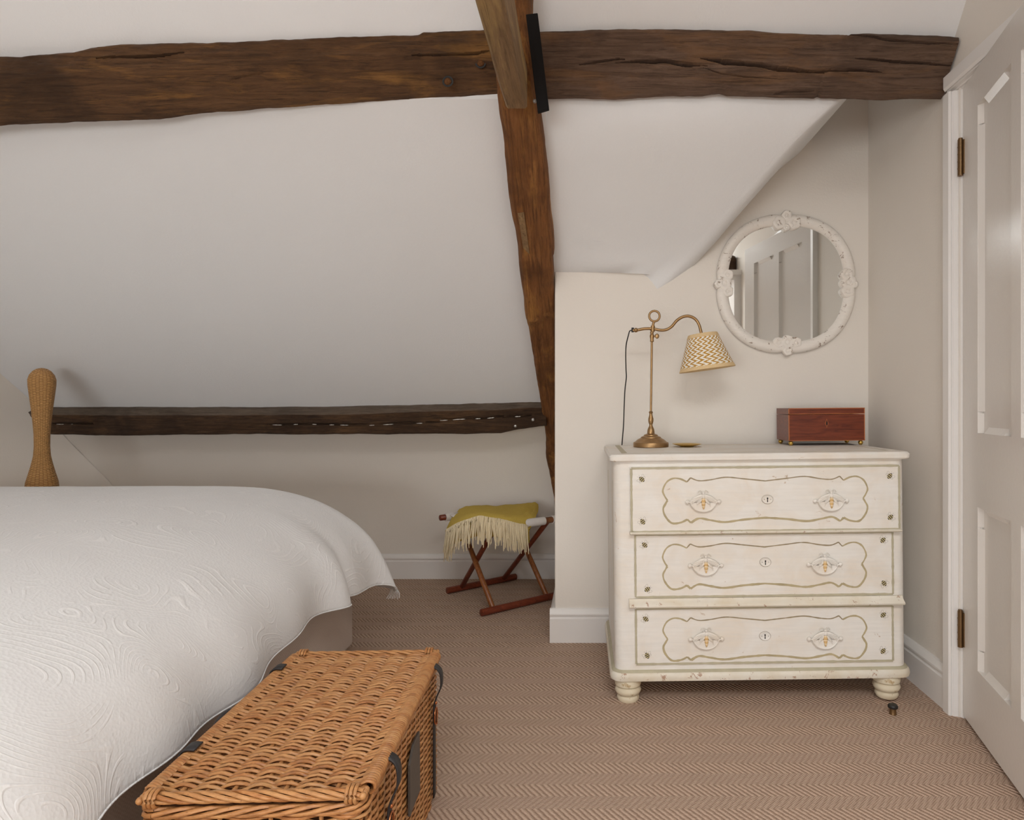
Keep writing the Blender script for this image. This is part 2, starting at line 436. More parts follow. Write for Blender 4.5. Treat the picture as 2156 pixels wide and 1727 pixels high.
# rear wall behind the camera with an added window opening for fill light
WX0, WX1, WZ0, WZ1, YR = -2.9, -0.3, 0.2, 1.4, -3.4
b = MB()
b.box((-3.8, YR - 0.15, 0), (WX0, YR, 2.6)); b.box((WX1, YR - 0.15, 0), (2.4, YR, 2.6))
b.box((WX0, YR - 0.15, 0), (WX1, YR, WZ0)); b.box((WX0, YR - 0.15, WZ1), (WX1, YR, 2.6))
struct(b.build('wall_rear', M['wall']), 'cream wall with an added window opening, behind the viewer', 'wall')
b = MB()
for x in (WX0, (WX0 + WX1) / 2 - 0.02, WX1 - 0.04): b.box((x, YR - 0.10, WZ0), (x + 0.04, YR - 0.05, WZ1))
for z in (WZ0, (WZ0 + WZ1) / 2 - 0.015, WZ1 - 0.04): b.box((WX0, YR - 0.10, z), (WX1, YR - 0.05, z + 0.04))
struct(b.build('added_window', M['trim']), 'white window frame behind the viewer, added for fill light', 'window')

# ceiling: lower slope (left of the pier), lower slope over the pier with its rounded plaster edge, upper slope and flat
b = MB()
ys = [(y, zS(y)) for y in (3.2225, 3.0, 2.5, 2.25, 2.03, 2.012)] + [(2.02, 2.05)]
b.grid([[(x, y, z) for x in (-3.8, -2.5, -1.2, XP)] for y, z in ys])
# over the pier
crest = [(1352, 577), (1362, 588), (1372, 600), (1380, 611), (1408, 580), (1435, 549.6), (1485, 496), (1536, 441), (1587, 387), (1638, 333), (1700, 270), (1756, 214), (1790, 178)]
outer = [(1353, 577.3), (1363, 588.5), (1373, 601), (1381, 614), (1420, 592), (1455, 566), (1505, 512), (1553, 455), (1605, 396), (1655, 338), (1722, 262), (1785, 206), (1815, 172)]
bp_ = MB(); TS = (0.0, 0.3, 0.55, 0.72, 0.82, 0.88, 0.93, 0.97, 1.0)
x40 = P(1338, 573, YW).x
e0 = P(1380, 612, YW + 0.002)
first = [Vector((lerp(XP, x40, t), YW + 0.002, 1.468)) for t in (0.0, 0.4, 0.8, 1.0)] + [P(px, py, YW + 0.002) for px, py in ((1350, 576), (1360, 584), (1368, 594), (1375, 604))] + [e0] * 4
rows = [first]
for i, ((cx, cy), (ox, oy)) in enumerate(zip(crest, outer)):
    if i < 4: continue
    d = min(dS(cy), 2.535) if i == 4 else max(dS(cy), 2.035)
    cp = P(cx, cy, d); w = min(1.0, (i - 3) / 2.0)
    bk = P(ox, oy, d + 0.055 * w + 0.002)
    md = [P(lerp(cx, ox, t), lerp(cy, oy, t), d + (0.055 * w) * t ** 2.4) for t in (0.35, 0.7)]
    yl = min(YW - 0.01, lerp(YW, d, (i - 3) / 2.0)) if i < 5 else d
    L_ = Vector((XP, yl, zS(yl) if i < 11 else cp.z))
    rows.append([L_.lerp(cp, t) for t in TS] + md + [bk, Vector((bk.x - 0.01, YW + 0.01, bk.z))])
rows[0] = first + [e0]
bp_.grid(rows)
o = bp_.build('ceiling_niche', M['slope'], smooth=75)
struct(o, 'white sloping plaster over the chest with a rounded diagonal edge', 'ceiling')
b.cur = 0
# upper slope, above the big beam, then flat ceiling with an added rooflight opening for overhead fill
S2 = [(2.06, 1.925), (1.938, 2.066), (1.887, 2.130), (1.72, 2.34)]
b.grid([[(x, y, z) for x in (-3.8, -1.2, 0.4, XR + 0.1)] for y, z in S2])
b.grid([[(x, y, 2.16) for x in (0.3, XR + 0.1)] for y in (YW + 0.02, 1.86)])
RX0, RX1, RY0, RY1 = -0.55, 0.95, -1.45, -0.2
b.grid([[(-3.8, 1.72, 2.34), (2.4, 1.72, 2.34)], [(-3.8, RY1, 2.42), (2.4, RY1, 2.42)]])
b.grid([[(-3.8, RY0, 2.42), (2.4, RY0, 2.42)], [(-3.8, -3.6, 2.42), (2.4, -3.6, 2.42)]])
b.grid([[(-3.8, RY1, 2.42), (RX0, RY1, 2.42)], [(-3.8, RY0, 2.42), (RX0, RY0, 2.42)]])
b.grid([[(RX1, RY1, 2.42), (2.4, RY1, 2.42)], [(RX1, RY0, 2.42), (2.4, RY0, 2.42)]])
for (x0, y0, x1, y1) in ((RX0, RY0, RX1, RY0), (RX1, RY0, RX1, RY1), (RX1, RY1, RX0, RY1), (RX0, RY1, RX0, RY0)):
    b.grid([[(x0, y0, 2.42), (x1, y1, 2.42)], [(x0, y0, 2.74), (x1, y1, 2.74)]])
o = b.build('ceiling', M['slope'], smooth=30)
struct(o, 'white sloping attic ceiling above and below the big beams', 'ceiling')
b = MB()
b.box((RX0 - 0.05, RY0 - 0.05, 2.76), (RX1 + 0.05, RY0, 2.80)); b.box((RX0 - 0.05, RY1, 2.76), (RX1 + 0.05, RY1 + 0.05, 2.80))
b.box((RX0 - 0.05, RY0, 2.76), (RX0, RY1, 2.80)); b.box((RX1, RY0, 2.76), (RX1 + 0.05, RY1, 2.80))
struct(b.build('added_rooflight', M['trim']), 'white rooflight frame above the viewer, added for overhead fill', 'window')

# baseboards (profile: depth out of wall, height)
BP = [(0, 0), (0.019, 0), (0.019, 0.094), (0.014, 0.099), (0.014, 0.103), (0.019, 0.108), (0.019, 0.114), (0.012, 0.126), (0.008, 0.131), (0, 0.133)]
def board(name, a, c, n, label, mat='trim', hs=1.0):
    a = Vector(a); c = Vector(c); n = Vector(n)
    poly = [a + n * d + Vector((0, 0, h * hs)) for d, h in BP]
    o = MB().prism(poly, c - a).build(name, M[mat], smooth=30)
    return struct(o, label, 'baseboard')
board('baseboard_back', (-3.6, YA, 0), (XP, YA, 0), (0, -1, 0), 'white moulded skirting along the low alcove wall')
o = MB()
def bp_poly(org, n): return [Vector(org) + Vector(n) * d + Vector((0, 0, h * 1.0)) for d, h in BP]
BH = 1.0
o.prism(bp_poly((XP - 0.019, YW, 0), (0, -1, 0)), (XR - XP + 0.019, 0, 0))
o.prism(bp_poly((XP, YW, 0), (-1, 0, 0)), (0, 0.9, 0))
struct(o.build('baseboard_niche', M['trim'], smooth=30), 'white moulded skirting wrapping the wall beside the chest', 'baseboard')
board('baseboard_right', (XR, 1.965, 0), (XR, YW, 0), (-1, 0, 0), 'white moulded skirting between the chest and the door frame')

# architrave round the door
b = MB()
prof = [(XR + 0.01, 1.968), (1.086, 1.968), (1.086, 1.938), (1.091, 1.933), (1.096, 1.936), (1.098, 1.931), (1.108, 1.929), (1.110, 1.926), (1.113, 1.929), (1.122, 1.918), (1.16, 1.918), (1.16, 1.968)]
b.prism([Vector((x, y, 0)) for x, y in prof], (0, 0, DZ - 0.008))
hp = [(XR + 0.01, 0.055), (1.086, 0.055), (1.086, 0.020), (1.091, 0.012), (1.096, 0.016), (1.098, 0.010), (1.108, 0.008), (1.110, 0.004), (1.113, 0.008), (1.122, 0.0), (1.16, 0.0), (1.16, 0.055)]
b.prism([Vector((x, 1.9655, DZ - 0.008 + z)) for x, z in hp], (0, DY0 - 0.05 - 1.9655, 0))
b.box((1.088, DY0 - 0.055, 0), (1.16, DY0, DZ + 0.04))
struct(b.build('trim_1', M['trim'], smooth=25), 'white moulded architrave framing the panelled door', 'door frame')

# ---------------------------------------------------------------- door
TH = math.atan(0.2345)
door = empty('door_1', (1.1165, 1.912, 0.0), (0, 0, 0))
# local: x along the leaf from the hinge, y = thickness (room face at y=0 faces -y), z up
door.rotation_euler = (0, 0, -(PI / 2 + TH))
struct(door, 'white four-panel door standing slightly ajar in the side wall', 'door')
DW, DT = 0.745, 0.036
xs = [0.118, 0.345, 0.402, 0.628]; zs = [(0.192, 0.651), (0.859, 1.778)]
b = MB()
zb, zt = 0.012, 1.884
FY = -1.0   # room side
def dbx(x0, x1, z0, z1, y0=0.0, y1=DT): b.box((x0, y0, z0), (x1, y1, z1))
dbx(0, xs[0], zb, zt); dbx(xs[1], xs[2], zb, zt); dbx(xs[3], DW, zb, zt)
for x0, x1 in ((xs[0], xs[1]), (xs[2], xs[3])):
    dbx(x0, x1, zb, zs[0][0]); dbx(x0, x1, zs[0][1], zs[1][0]); dbx(x0, x1, zs[1][1], zt)
leaf = b.build('door_leaf', M['door'], door)
ch = 0.017
for x0, x1 in ((xs[0], xs[1]), (xs[2], xs[3])):
    for z0, z1 in zs:
        p = MB(); p.box((x0, 0.013, z0), (x1, 0.025, z1))
        # chamfer strips, stopped short of the corners (room side is y = 0)
        for (xa, sx) in ((x0, 1), (x1, -1)):
            for (za, zc, e) in ((z0, z0 + 0.055, 0.5), (z0 + 0.06, z1 - 0.06, 1.0), (z1 - 0.055, z1, 0.5)):
                w = ch * (0.62 if e < 1 else 1.0)
                p.prism([(xa, 0.001, za), (xa + sx * w, 0.013, za), (xa, 0.013, za)], (0, 0, zc - za))
        for (zz, sz) in ((z0, 1), (z1, -1)):
            p.prism([(x0 + 0.045, 0.001, zz), (x0 + 0.045, 0.013, zz + sz * ch), (x0 + 0.045, 0.013, zz)], (x1 - x0 - 0.09, 0, 0))
        p.build('door_panel', M['door'], door)
for zc in (1.676, 0.269):
    h = MB(); h.tube([(0.0, -0.008, zc - 0.054), (0.0, -0.008, zc + 0.054)], 0.0075, 12)
    for k in (-0.032, -0.011, 0.011, 0.032): h.tube([(0, -0.008, zc + k - 0.001), (0, -0.008, zc + k + 0.001)], 0.0082, 12)
    h.tube([(0, -0.008, zc + 0.054), (0, -0.008, zc + 0.058)], 0.006, 10)
    h.box((0.003, -0.003, zc - 0.05), (0.012, 0.03, zc + 0.05))
    hh = h.build('hinge', M['hinge'], door, smooth=40); hh['label'] = 'aged brass butt hinge'
kn = MB(); kn.lathe([(0.024, 0.0), (0.024, 0.004), (0.009, 0.006), (0.009, 0.03), (0.024, 0.038), (0.027, 0.05), (0.020, 0.062), (0.0, 0.065)], (0, 0, 0), 20, Matrix.Rotation(PI/2, 3, 'X'))
kk = kn.build('door_knob', M['brass'], door, smooth=40); kk.location = (DW - 0.055, -0.001, 0.76)

# ================================================================== TIMBERS
def beam(name, top, bot, ytop, ybot, thick, mat, mats2=None, nu=420, nv=36, rough=0.004, cracks=(), label='', cat='beam', seed=0.0, chamfer=0.0, under=0.10, cdep=0.05):
    """front face outlined by (X, z) polylines, face leaning from ybot to ytop, built as a solid timber"""
    tx = [p[0] for p in top]; tz = [p[1] for p in top]; bx = [p[0] for p in bot]; bz = [p[1] for p in bot]
    b = MB(); rows = []
    x0t, x1t, x0b, x1b = tx[0], tx[-1], bx[0], bx[-1]
    back = []
    for j in range(nv + 1):
        v = j / nv; row = []
        for i in range(nu + 1):
            u = i / nu
            xt = lerp(x0t, x1t, u); xb = lerp(x0b, x1b, u)
            x = lerp(xb, xt, v); z = lerp(interp(bx, bz, xb), interp(tx, tz, xt), v)
            y = lerp(ybot, ytop, v)
            e = fbm(x * 2.2 + seed, z * 16, 1.3, 5) * rough * 1.6 + fbm(x * 14 + seed, z * 60, 4.1, 3) * rough * 0.7
            # worn, rounded arrises
            a = min(v, 1 - v)
            rr = 0.10 if not chamfer else 0.06
            if a < rr: y += (1 - a / rr) ** 2 * 0.012
            if chamfer and v > 1 - chamfer: dy_ = (v - (1 - chamfer)) / chamfer * cdep; z += (z - CH) * dy_ / y; x *= 1 + dy_ / y; y += dy_
            z += fbm(x * 3.5 + seed * 3, v * 3, 9.0, 4) * 0.004 * (1 if 0 < j < nv else 1.3)
            for (cpts, wd, dp) in cracks:
                cx = [c[0] for c in cpts]; cz = [c[1] for c in cpts]
                if cx[0] < x < cx[-1]:
                    zc = interp(cx, cz, x) + fbm(x * 9, 3.3, 2.0, 3) * 0.0025
                    tt = (x - cx[0]) / (cx[-1] - cx[0]); w = wd * min(1, 5 * tt, 5 * (1 - tt)) * (0.75 + 0.5 * fbm(x * 5, 1, 7, 2))
                    if w > 0:
                        dz = abs(z - zc) / max(w, 1e-4)
                        if dz < 1: y += dp * (1 - dz ** 6)
            row.append(Vector((x, y + e, z)))
        rows.append(row)
    if mats2:
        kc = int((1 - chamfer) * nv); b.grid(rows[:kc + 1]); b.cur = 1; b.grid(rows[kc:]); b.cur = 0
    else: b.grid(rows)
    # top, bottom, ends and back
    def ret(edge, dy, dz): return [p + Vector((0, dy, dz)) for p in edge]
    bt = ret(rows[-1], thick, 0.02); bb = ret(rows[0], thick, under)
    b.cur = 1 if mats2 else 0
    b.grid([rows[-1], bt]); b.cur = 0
    b.grid([bb, rows[0]]); b.grid([bt, bb])
    for k in (0, -1):
        b.grid([[r[k] for r in rows], [Vector((r[k].x, lerp(bb[k].y, bt[k].y, t / nv), lerp(bb[k].z, bt[k].z, t / nv))) for t, r in enumerate(rows)]])
    o = b.build(name, [M[mat]] + ([M[mats2]] if mats2 else []), smooth=50)
    if label: tag(o, label, cat)
    return o
def xz(pts, d): return [((px - VX) * d / F, CH - (py - VY) * d / F) for px, py in pts]

# big purlin, left length
YB, YT = 2.0, 1.90
topL = xz([(-900, 160), (-300, 135), (0, 114), (40, 113), (75, 107), (150, 106), (190, 97), (250, 92), (400, 86), (560, 80), (720, 74), (880, 68), (890, 63), (1010, 61), (1090, 58)], YT)
botL = xz([(-900, 330), (-300, 282), (0, 260), (100, 256), (210, 251), (330, 245), (440, 233), (560, 224), (720, 214), (880, 205), (1000, 197), (1090, 190)], YB)
ck = xz([(860, 121), (930, 122), (1000, 118), (1045, 113)], 1.95)
ck2 = xz([(205, 128), (260, 128), (330, 126), (395, 118)], 1.95)
ck3 = xz([(480, 166), (510, 158), (560, 150)], 1.95)
beam('roof_beam', topL, botL, YT, YB, 0.16, 'beam', None, 640, 84, 0.0055, ((ck, 0.0038, 0.05), (ck2, 0.0042, 0.04), (ck3, 0.003, 0.008)),
     'long dark oak beam running from the left edge to the upright timber', seed=3.1, chamfer=0.36, cdep=0.028)
# right length
topR = xz([(1060, 62), (1140, 62), (1300, 57), (1420, 56), (1560, 60), (1700, 64), (1850, 67), (1980, 70), (2024, 74)], YT)
botR = xz([(1060, 203), (1140, 204), (1250, 205), (1400, 200), (1480, 201), (1515, 197), (1530, 201), (1620, 203), (1716, 205), (1724, 201), (1730, 205), (1850, 207), (1984, 207)], YB)
ca = xz([(1215, 136), (1260, 130), (1300, 126), (1325, 126)], 1.95)
cb = xz([(1290, 133), (1340, 129), (1400, 130), (1440, 134), (1490, 138)], 1.95)
cc = xz([(1470, 126), (1530, 131), (1590, 135), (1640, 142), (1690, 146), (1740, 148)], 1.95)
cd = xz([(1700, 144), (1760, 144), (1810, 146), (1860, 149)], 1.95)
ce = xz([(1720, 66), (1800, 75), (1870, 83), (1960, 88), (2020, 90)], 1.91)
cf = xz([(1790, 128), (1870, 130), (1960, 136), (2010, 138)], 1.95)
cg = xz([(1630, 194), (1660, 190), (1690, 189), (1720, 186)], 1.98)
cH = xz([(1480, 145), (1520, 153), (1580, 158), (1640, 163)], 1.96)
beam('roof_beam', topR, botR, YT, YB, 0.16, 'beamr', None, 760, 110, 0.004,
     ((ca, 0.004, 0.05), (cb, 0.0058, 0.07), (cc, 0.0078, 0.08), (cd, 0.005, 0.06), (ce, 0.004, 0.012), (cf, 0.0034, 0.05), (cg, 0.004, 0.01), (cH, 0.0025, 0.008)),
     'greyish oak beam with a long split, ending above the chest by the door', seed=8.7)
# oak pegs in the left beam
for px, py in ((943, 172), (1012, 133)):
    c = P(px, py, 1.955)
    t = empty('oak_peg', c)
    q = MB(); q.ball((0, 0, 0), 0.011, 12, (1.0, 0.9, 1.0)); q.build('peg_head', M['rafter'], t, smooth=60)
    q = MB(); q.lathe([(0.012, 0.0), (0.016, 0.001), (0.017, 0.004), (0.012, 0.004)], (0, 0.002, 0), 16, Matrix.Rotation(PI/2, 3, 'X'), cap=False); q.build('peg_rim', M['black'], t, smooth=60)
    tag(t, 'round oak peg set low in the left beam' if px < 1000 else 'round oak peg close beside the upright timber', 'peg')

# low beam in the alcove
D2 = 3.17
topW = xz([(68, 868), (84, 858), (110, 856), (250, 856), (500, 857), (700, 855), (850, 849), (1000, 843), (1080, 841), (1118, 840), (1150, 842)], D2 + 0.02)
botW = xz([(74, 888), (84, 914), (110, 916), (250, 917), (400, 916), (560, 914), (760, 915), (960, 914), (1055, 912), (1090, 904), (1135, 897), (1150, 896)], D2)
c1 = xz([(105, 892), (160, 893), (215, 891)], D2); c2 = xz([(560, 894), (660, 893), (760, 896), (850, 891), (930, 888)], D2)
c3 = xz([(900, 886), (980, 882), (1060, 878), (1128, 874)], D2)
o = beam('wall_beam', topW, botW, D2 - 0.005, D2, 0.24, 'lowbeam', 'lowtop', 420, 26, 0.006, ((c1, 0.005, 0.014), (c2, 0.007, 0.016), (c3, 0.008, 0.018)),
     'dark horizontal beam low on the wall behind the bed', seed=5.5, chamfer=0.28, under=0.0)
fl = MB()
for (pts, w) in ((c1[:2], 0.0025), (c2, 0.0035), (c3, 0.0045)):
    seg = []
    x0, x1 = pts[0][0] + 0.03, pts[-1][0] - 0.02; x = x0
    while x < x1:
        ln = random.uniform(0.02, 0.07)
        pp = []
        for k in range(6):
            xx = min(x1, x + ln * k / 5); zz = interp([p[0] for p in pts], [p[1] for p in pts], xx) + fbm(xx * 9, 3.3, 2.0, 3) * 0.0025 - 0.002
            pp.append((xx, D2 + 0.004 + 0.0, zz))
        fl.tube(pp, [0.0004, w * .35, w * .6, w * .3, w * .5, 0.0004], 6, ratio=1.0)
        x += ln + random.uniform(0.02, 0.12)
ff = fl.build('crack_filler', M['plaster'], o, smooth=60); ff['label'] = 'white filler showing in the crack'
q = MB()
for px, py in ((1085, 897), (1122, 884)): q.ball(P(px, py, D2 - 0.002), 0.009, 12, (1, 0.6, 1))
q.build('bolt_head', M['iron'], o, smooth=60)

# principal rafter: follows the slope, stands proud of it
def rafter():
    sec = []   # (y, z, xl, xr) of the front face, from floor up
    sec += [(3.405, 0.0, -0.165, -0.138), (3.405, 0.30, -0.172, -0.138), (3.405, 0.46, -0.190, -0.138), (3.400, 0.58, -0.212, -0.138), (3.37, 0.68, -0.228, -0.138)]
    for py, l, r in ((905, 1146, 1215), (800, 1130, 1200), (740, 1120, 1190), (690, 1112, 1174), (672, 1107, 1169), (655, 1104, 1171), (620, 1100, 1170), (560, 1093, 1167), (500, 1086, 1164), (430, 1075, 1156), (380, 1067, 1153), (300, 1058, 1146), (230, 1050, 1136), (200, 1045, 1126)):
        d = dS(py, 0.09)
        p, q = P(l, py, d), P(r, py, d)
        xr = q.x
        if d > 2.47: xr = min(xr, -0.1385)
        if d <= 3.36: sec.append((p.y, p.z, p.x, xr))
    sec += [(1.84, 2.00, -0.272, -0.163), (1.78, 2.08, -0.268, -0.158), (1.60, 2.31, -0.262, -0.150)]
    # densify
    ds = []
    for (a, c) in zip(sec[:-1], sec[1:]):
        L = math.hypot(a[0]-c[0], a[1]-c[1]); n = max(2, int(L / 0.012))
        for k in range(n): ds.append(tuple(lerp(a[i], c[i], k / n) for i in range(4)))
    ds.append(sec[-1])
    b = MB(); rows = []; nv = 18
    for k, (y, z, xl, xr) in enumerate(ds):
        row = []
        for j in range(nv + 1):
            t = j / nv; x = lerp(xl, xr, t)
            n_ = fbm(x * 20, z * 5 + y * 3, 2.0, 5)
            e = n_ * 0.010 + fbm(x * 60, z * 22, 5.0, 3) * 0.004
            a = min(t, 1 - t)
            if a < 0.14: e += (1 - a / 0.14) ** 2 * 0.016
            # hewn ledge half way up
            g = (z - 1.305) - (x + 0.2) * 0.35
            if -0.02 < g < 0.0 and y > 2.3: e -= 0.012 * (1 + g / 0.02)
            xo = fbm(z * 7, j * 0.08, 3.0, 4) * 0.006
            if y > 2.4 and x + xo > -0.138: xo = -0.138 - x
            row.append(Vector((x + xo, y + e, z + e * 0.4)))
        rows.append(row)
    b.grid(rows)
    dv = Vector((0, 0.11, 0.09))
    bk = [[r[0] + dv, r[-1] + dv] for r in rows]
    b.grid([[r[0], q[0]] for r, q in zip(rows, bk)]); b.grid([[q[1], r[-1]] for r, q in zip(rows, bk)]); b.grid([[q[1], q[0]] for q in bk])
    b.add(rows[0] + [bk[0][1], bk[0][0]], [tuple(range(nv + 3))]); b.add(rows[-1] + [bk[-1][1], bk[-1][0]], [tuple(range(nv + 3))])
    o = b.build('upright_timber', M['rafter'], smooth=55)
    # let-in repair block
    q = MB(); a = [P(1090, 449, dS(449, .094)), P(1103, 448, dS(448, .094)), P(1115, 536, dS(536, .094)), P(1101, 522, dS(522, .094))]
    q.prism(a, (0, 0.02, 0.015)); r = q.build('repair_block', M['collar'], o); bevel(r, 0.001)
    r['label'] = 'paler wooden patch let into the timber'
    return tag(o, 'reddish brown upright roof timber crossing the big beam', 'timber')
rafter()
# collar running back over the viewer
b = MB(); rows = []
cx0, cx1, cz0, cz1 = -0.243, -0.181, 1.800, 1.925
n = 160
for k in range(n + 1):
    y = lerp(1.885, -3.38, k / n)
    zz = cz0 + (0.012 * max(0, (y - 1.6) / 0.3)) + fbm(y * 3, 1, 1, 3) * 0.004
    w = 0.004 * fbm(y * 2, 4, 2, 3)
    ring = [(cx0 + w, y, zz + 0.006), (cx0 + w + 0.006, y, zz), (cx1 + w - 0.006, y, zz), (cx1 + w, y, zz + 0.006), (cx1 + w, y + 0.05 * 0, cz1), (cx0 + w, y, cz1)]
    rows.append([Vector(p) for p in ring] + [Vector(ring[0])])
b.grid(rows); b.add(rows[0][:-1], [tuple(range(6))]); b.add(rows[-1][:-1], [tuple(range(6))])
tag(b.build('collar_beam', M['collar'], smooth=30), 'pale scuffed timber lapped onto the upright at the top edge', 'timber')
# steel strap
pt = [P(1107, 30, 1.77), P(1132, 27, 1.77), P(1156, 229, 1.90), P(1132, 236, 1.90)]
b = MB(); b.prism(pt, (0, 0.014, 0.0))
o = b.build('steel_strap', M['steel']); bevel(o, 0.0015)
tag(o, 'flat black steel strap beside the upright timber', 'strap')
b = MB(); b.ball(P(1126, 213, 1.905), 0.006, 10); b.build('strap_bolt', M['iron'], o, smooth=60)

# ================================================================== CHEST OF DRAWERS
CD = 2.02; CK = CD / F; CXC = (1604.5 - VX) * CK; TILT = 0.0098
chest = empty('chest_of_drawers', (CXC, CD, 0.0), (0, -TILT, math.radians(0.6)))
tag(chest, 'cream painted chest of three drawers with bee handles and olive lines', 'chest of drawers')
def L(px, py):
    """photo pixel on the chest's front -> local x, z"""
    x = (px - VX) * CK - CXC; z = CH - (py - VY) * CK
    return x, z - TILT * x
def Lc(cx, cy): return L(1260 + cx / 2.977, 920 + cy / 2.977)
BX0, BX1 = -0.462, 0.462
CDEP = 0.475
def rrect(x0, x1, y0, y1, r, n=8, back=False):
    """plan outline: front (y0) corners rounded"""
    pts = []
    for k in range(n + 1):
        a = PI + PI / 2 * k / n; pts.append((x0 + r + r * math.cos(a), y0 + r + r * math.sin(a)))
    for k in range(n + 1):
        a = 1.5 * PI + PI / 2 * k / n; pts.append((x1 - r + r * math.cos(a), y0 + r + r * math.sin(a)))
    return pts + [(x1, y1), (x0, y1)]
def stack(b, layers):
    """layers of (outline, z) -> closed solid"""
    n = len(layers[0][0])
    vs = [(x, y, z) for o_, z in layers for x, y in o_]
    fs = [(k*n+i, k*n+(i+1)%n, (k+1)*n+(i+1)%n, (k+1)*n+i) for k in range(len(layers)-1) for i in range(n)]
    fs += [tuple(range(n-1, -1, -1)), tuple((len(layers)-1)*n+i for i in range(n))]
    b.add(vs, fs)
b = MB()
stack(b, [(rrect(BX0, BX1, 0.0, CDEP, 0.030), 0.10), (rrect(BX0, BX1, 0.0, CDEP, 0.030), 0.764)])
# olive edge lines on the left side
b.cur = 1
for yy in (0.045, 0.40): b.box((BX0 - 0.0004, yy, 0.15), (BX0 + 0.001, yy + 0.008, 0.70))
b.build('carcass', [M['chest'], M['olive']], chest, smooth=40)
# top
b = MB()
z0, z1 = 0.764, 0.7868
stack(b, [(rrect(-0.470, 0.470, -0.012, CDEP + 0.008, 0.02), z0), (rrect(-0.474, 0.474, -0.016, CDEP + 0.008, 0.02), z0 + 0.004), (rrect(-0.475, 0.475, -0.017, CDEP + 0.008, 0.02), z0 + 0.016), (rrect(-0.470, 0.470, -0.012, CDEP + 0.008, 0.02), z1)])
b.cur = 1
zt_ = z1 + 0.0003
for (x0, x1, y0, y1) in ((-0.432, -0.414, 0.045, CDEP), (0.424, 0.430, 0.045, CDEP), (-0.432, 0.430, 0.045, 0.052), (-0.432, 0.430, CDEP - 0.03, CDEP - 0.024)):
    b.box((x0, y0, z1 - 0.001), (x1, y1, zt_))
b.build('chest_top', [M['chest'], M['olive']], chest, smooth=40)
# plinth moulding with an olive line
b = MB()
pz = 0.074
def pl(e, z): return (rrect(BX0 - e, BX1 + e, -e, CDEP, 0.034 + e * 0.5), z)
stack(b, [pl(0.004, pz), pl(0.014, pz + 0.004), pl(0.016, pz + 0.014), pl(0.014, pz + 0.024), pl(0.008, pz + 0.030), pl(0.004, pz + 0.032)])
b.cur = 1
stack(b, [pl(0.010, pz + 0.0285), pl(0.0085, pz + 0.031), pl(0.003, pz + 0.0345), pl(0.002, pz + 0.035)])
b.build('plinth', [M['cheststrip'], M['olive']], chest, smooth=40)
# bun feet
fp = [(0.020, 0.0), (0.031, 0.003), (0.036, 0.012), (0.034, 0.021), (0.029, 0.0245), (0.038, 0.029), (0.042, 0.038), (0.039, 0.047), (0.034, 0.0505), (0.041, 0.055), (0.0425, 0.064), (0.038, 0.074), (0.036, 0.08)]
for fx, fy in ((-0.420, 0.030), (0.408, 0.030), (-0.420, 0.42), (0.408, 0.42)):
    f = MB(); f.lathe(fp, (0, 0, 0), 36); fo = f.build('foot', M['foot'], chest, smooth=45); fo.location = (fx, fy, -fx * TILT * 0)

def ribbon(b, pts, w, y, jit=0.0):
    """flat painted line in the x-z plane at depth y"""
    n = len(pts); A = []; B = []
    for i, p in enumerate(pts):
        t = (pts[min(i+1, n-1)] - pts[max(i-1, 0)])
        if t.length < 1e-9: t = Vector((1, 0))
        t.normalize(); nn = Vector((-t.y, t.x))
        ww = (w(i / (n-1)) if callable(w) else w) * (1 + jit * fbm(p.x * 60, p.y * 60, 1.0, 3))
        A.append((p.x + nn.x * ww / 2, y, p.y + nn.y * ww / 2)); B.append((p.x - nn.x * ww / 2, y, p.y - nn.y * ww / 2))
    b.grid([A, B])
K = CK / 2.977   # metres per crop pixel
UP = [(0,112),(130,126),(245,137),(345,122),(415,118),(465,136)]; UP2 = [(465,136),(488,111)]; UP3 = [(488,111),(530,130),(575,133),(615,110),(638,62),(628,28),(610,0)]
LO = [(0,-112),(135,-122),(255,-136),(345,-123),(415,-112),(465,-138)]; LO2 = [(465,-138),(488,-117)]; LO3 = [(488,-117),(530,-136),(585,-138),(625,-95),(637,-52),(622,-20),(610,0)]
def cartouche(b, cx, cz, y, sy):
    for seg, wd, sg in ((UP, 0.0036, -1), (UP2, 0.0036, -1), (UP3, 0.0050, -1), (LO, 0.0066, 1), (LO2, 0.0062, 1), (LO3, 0.0062, 1)):
        for sx in (1, -1):
            b.cur = 6 if (sg < 0 and seg is not UP3) else 5
            pts = catmull([Vector((cx + sx * x * K, cz + z * K * sy)) for x, z in seg], 8)
            ribbon(b, [Vector((p.x, p.y)) for p in pts], wd, y, 0.35)
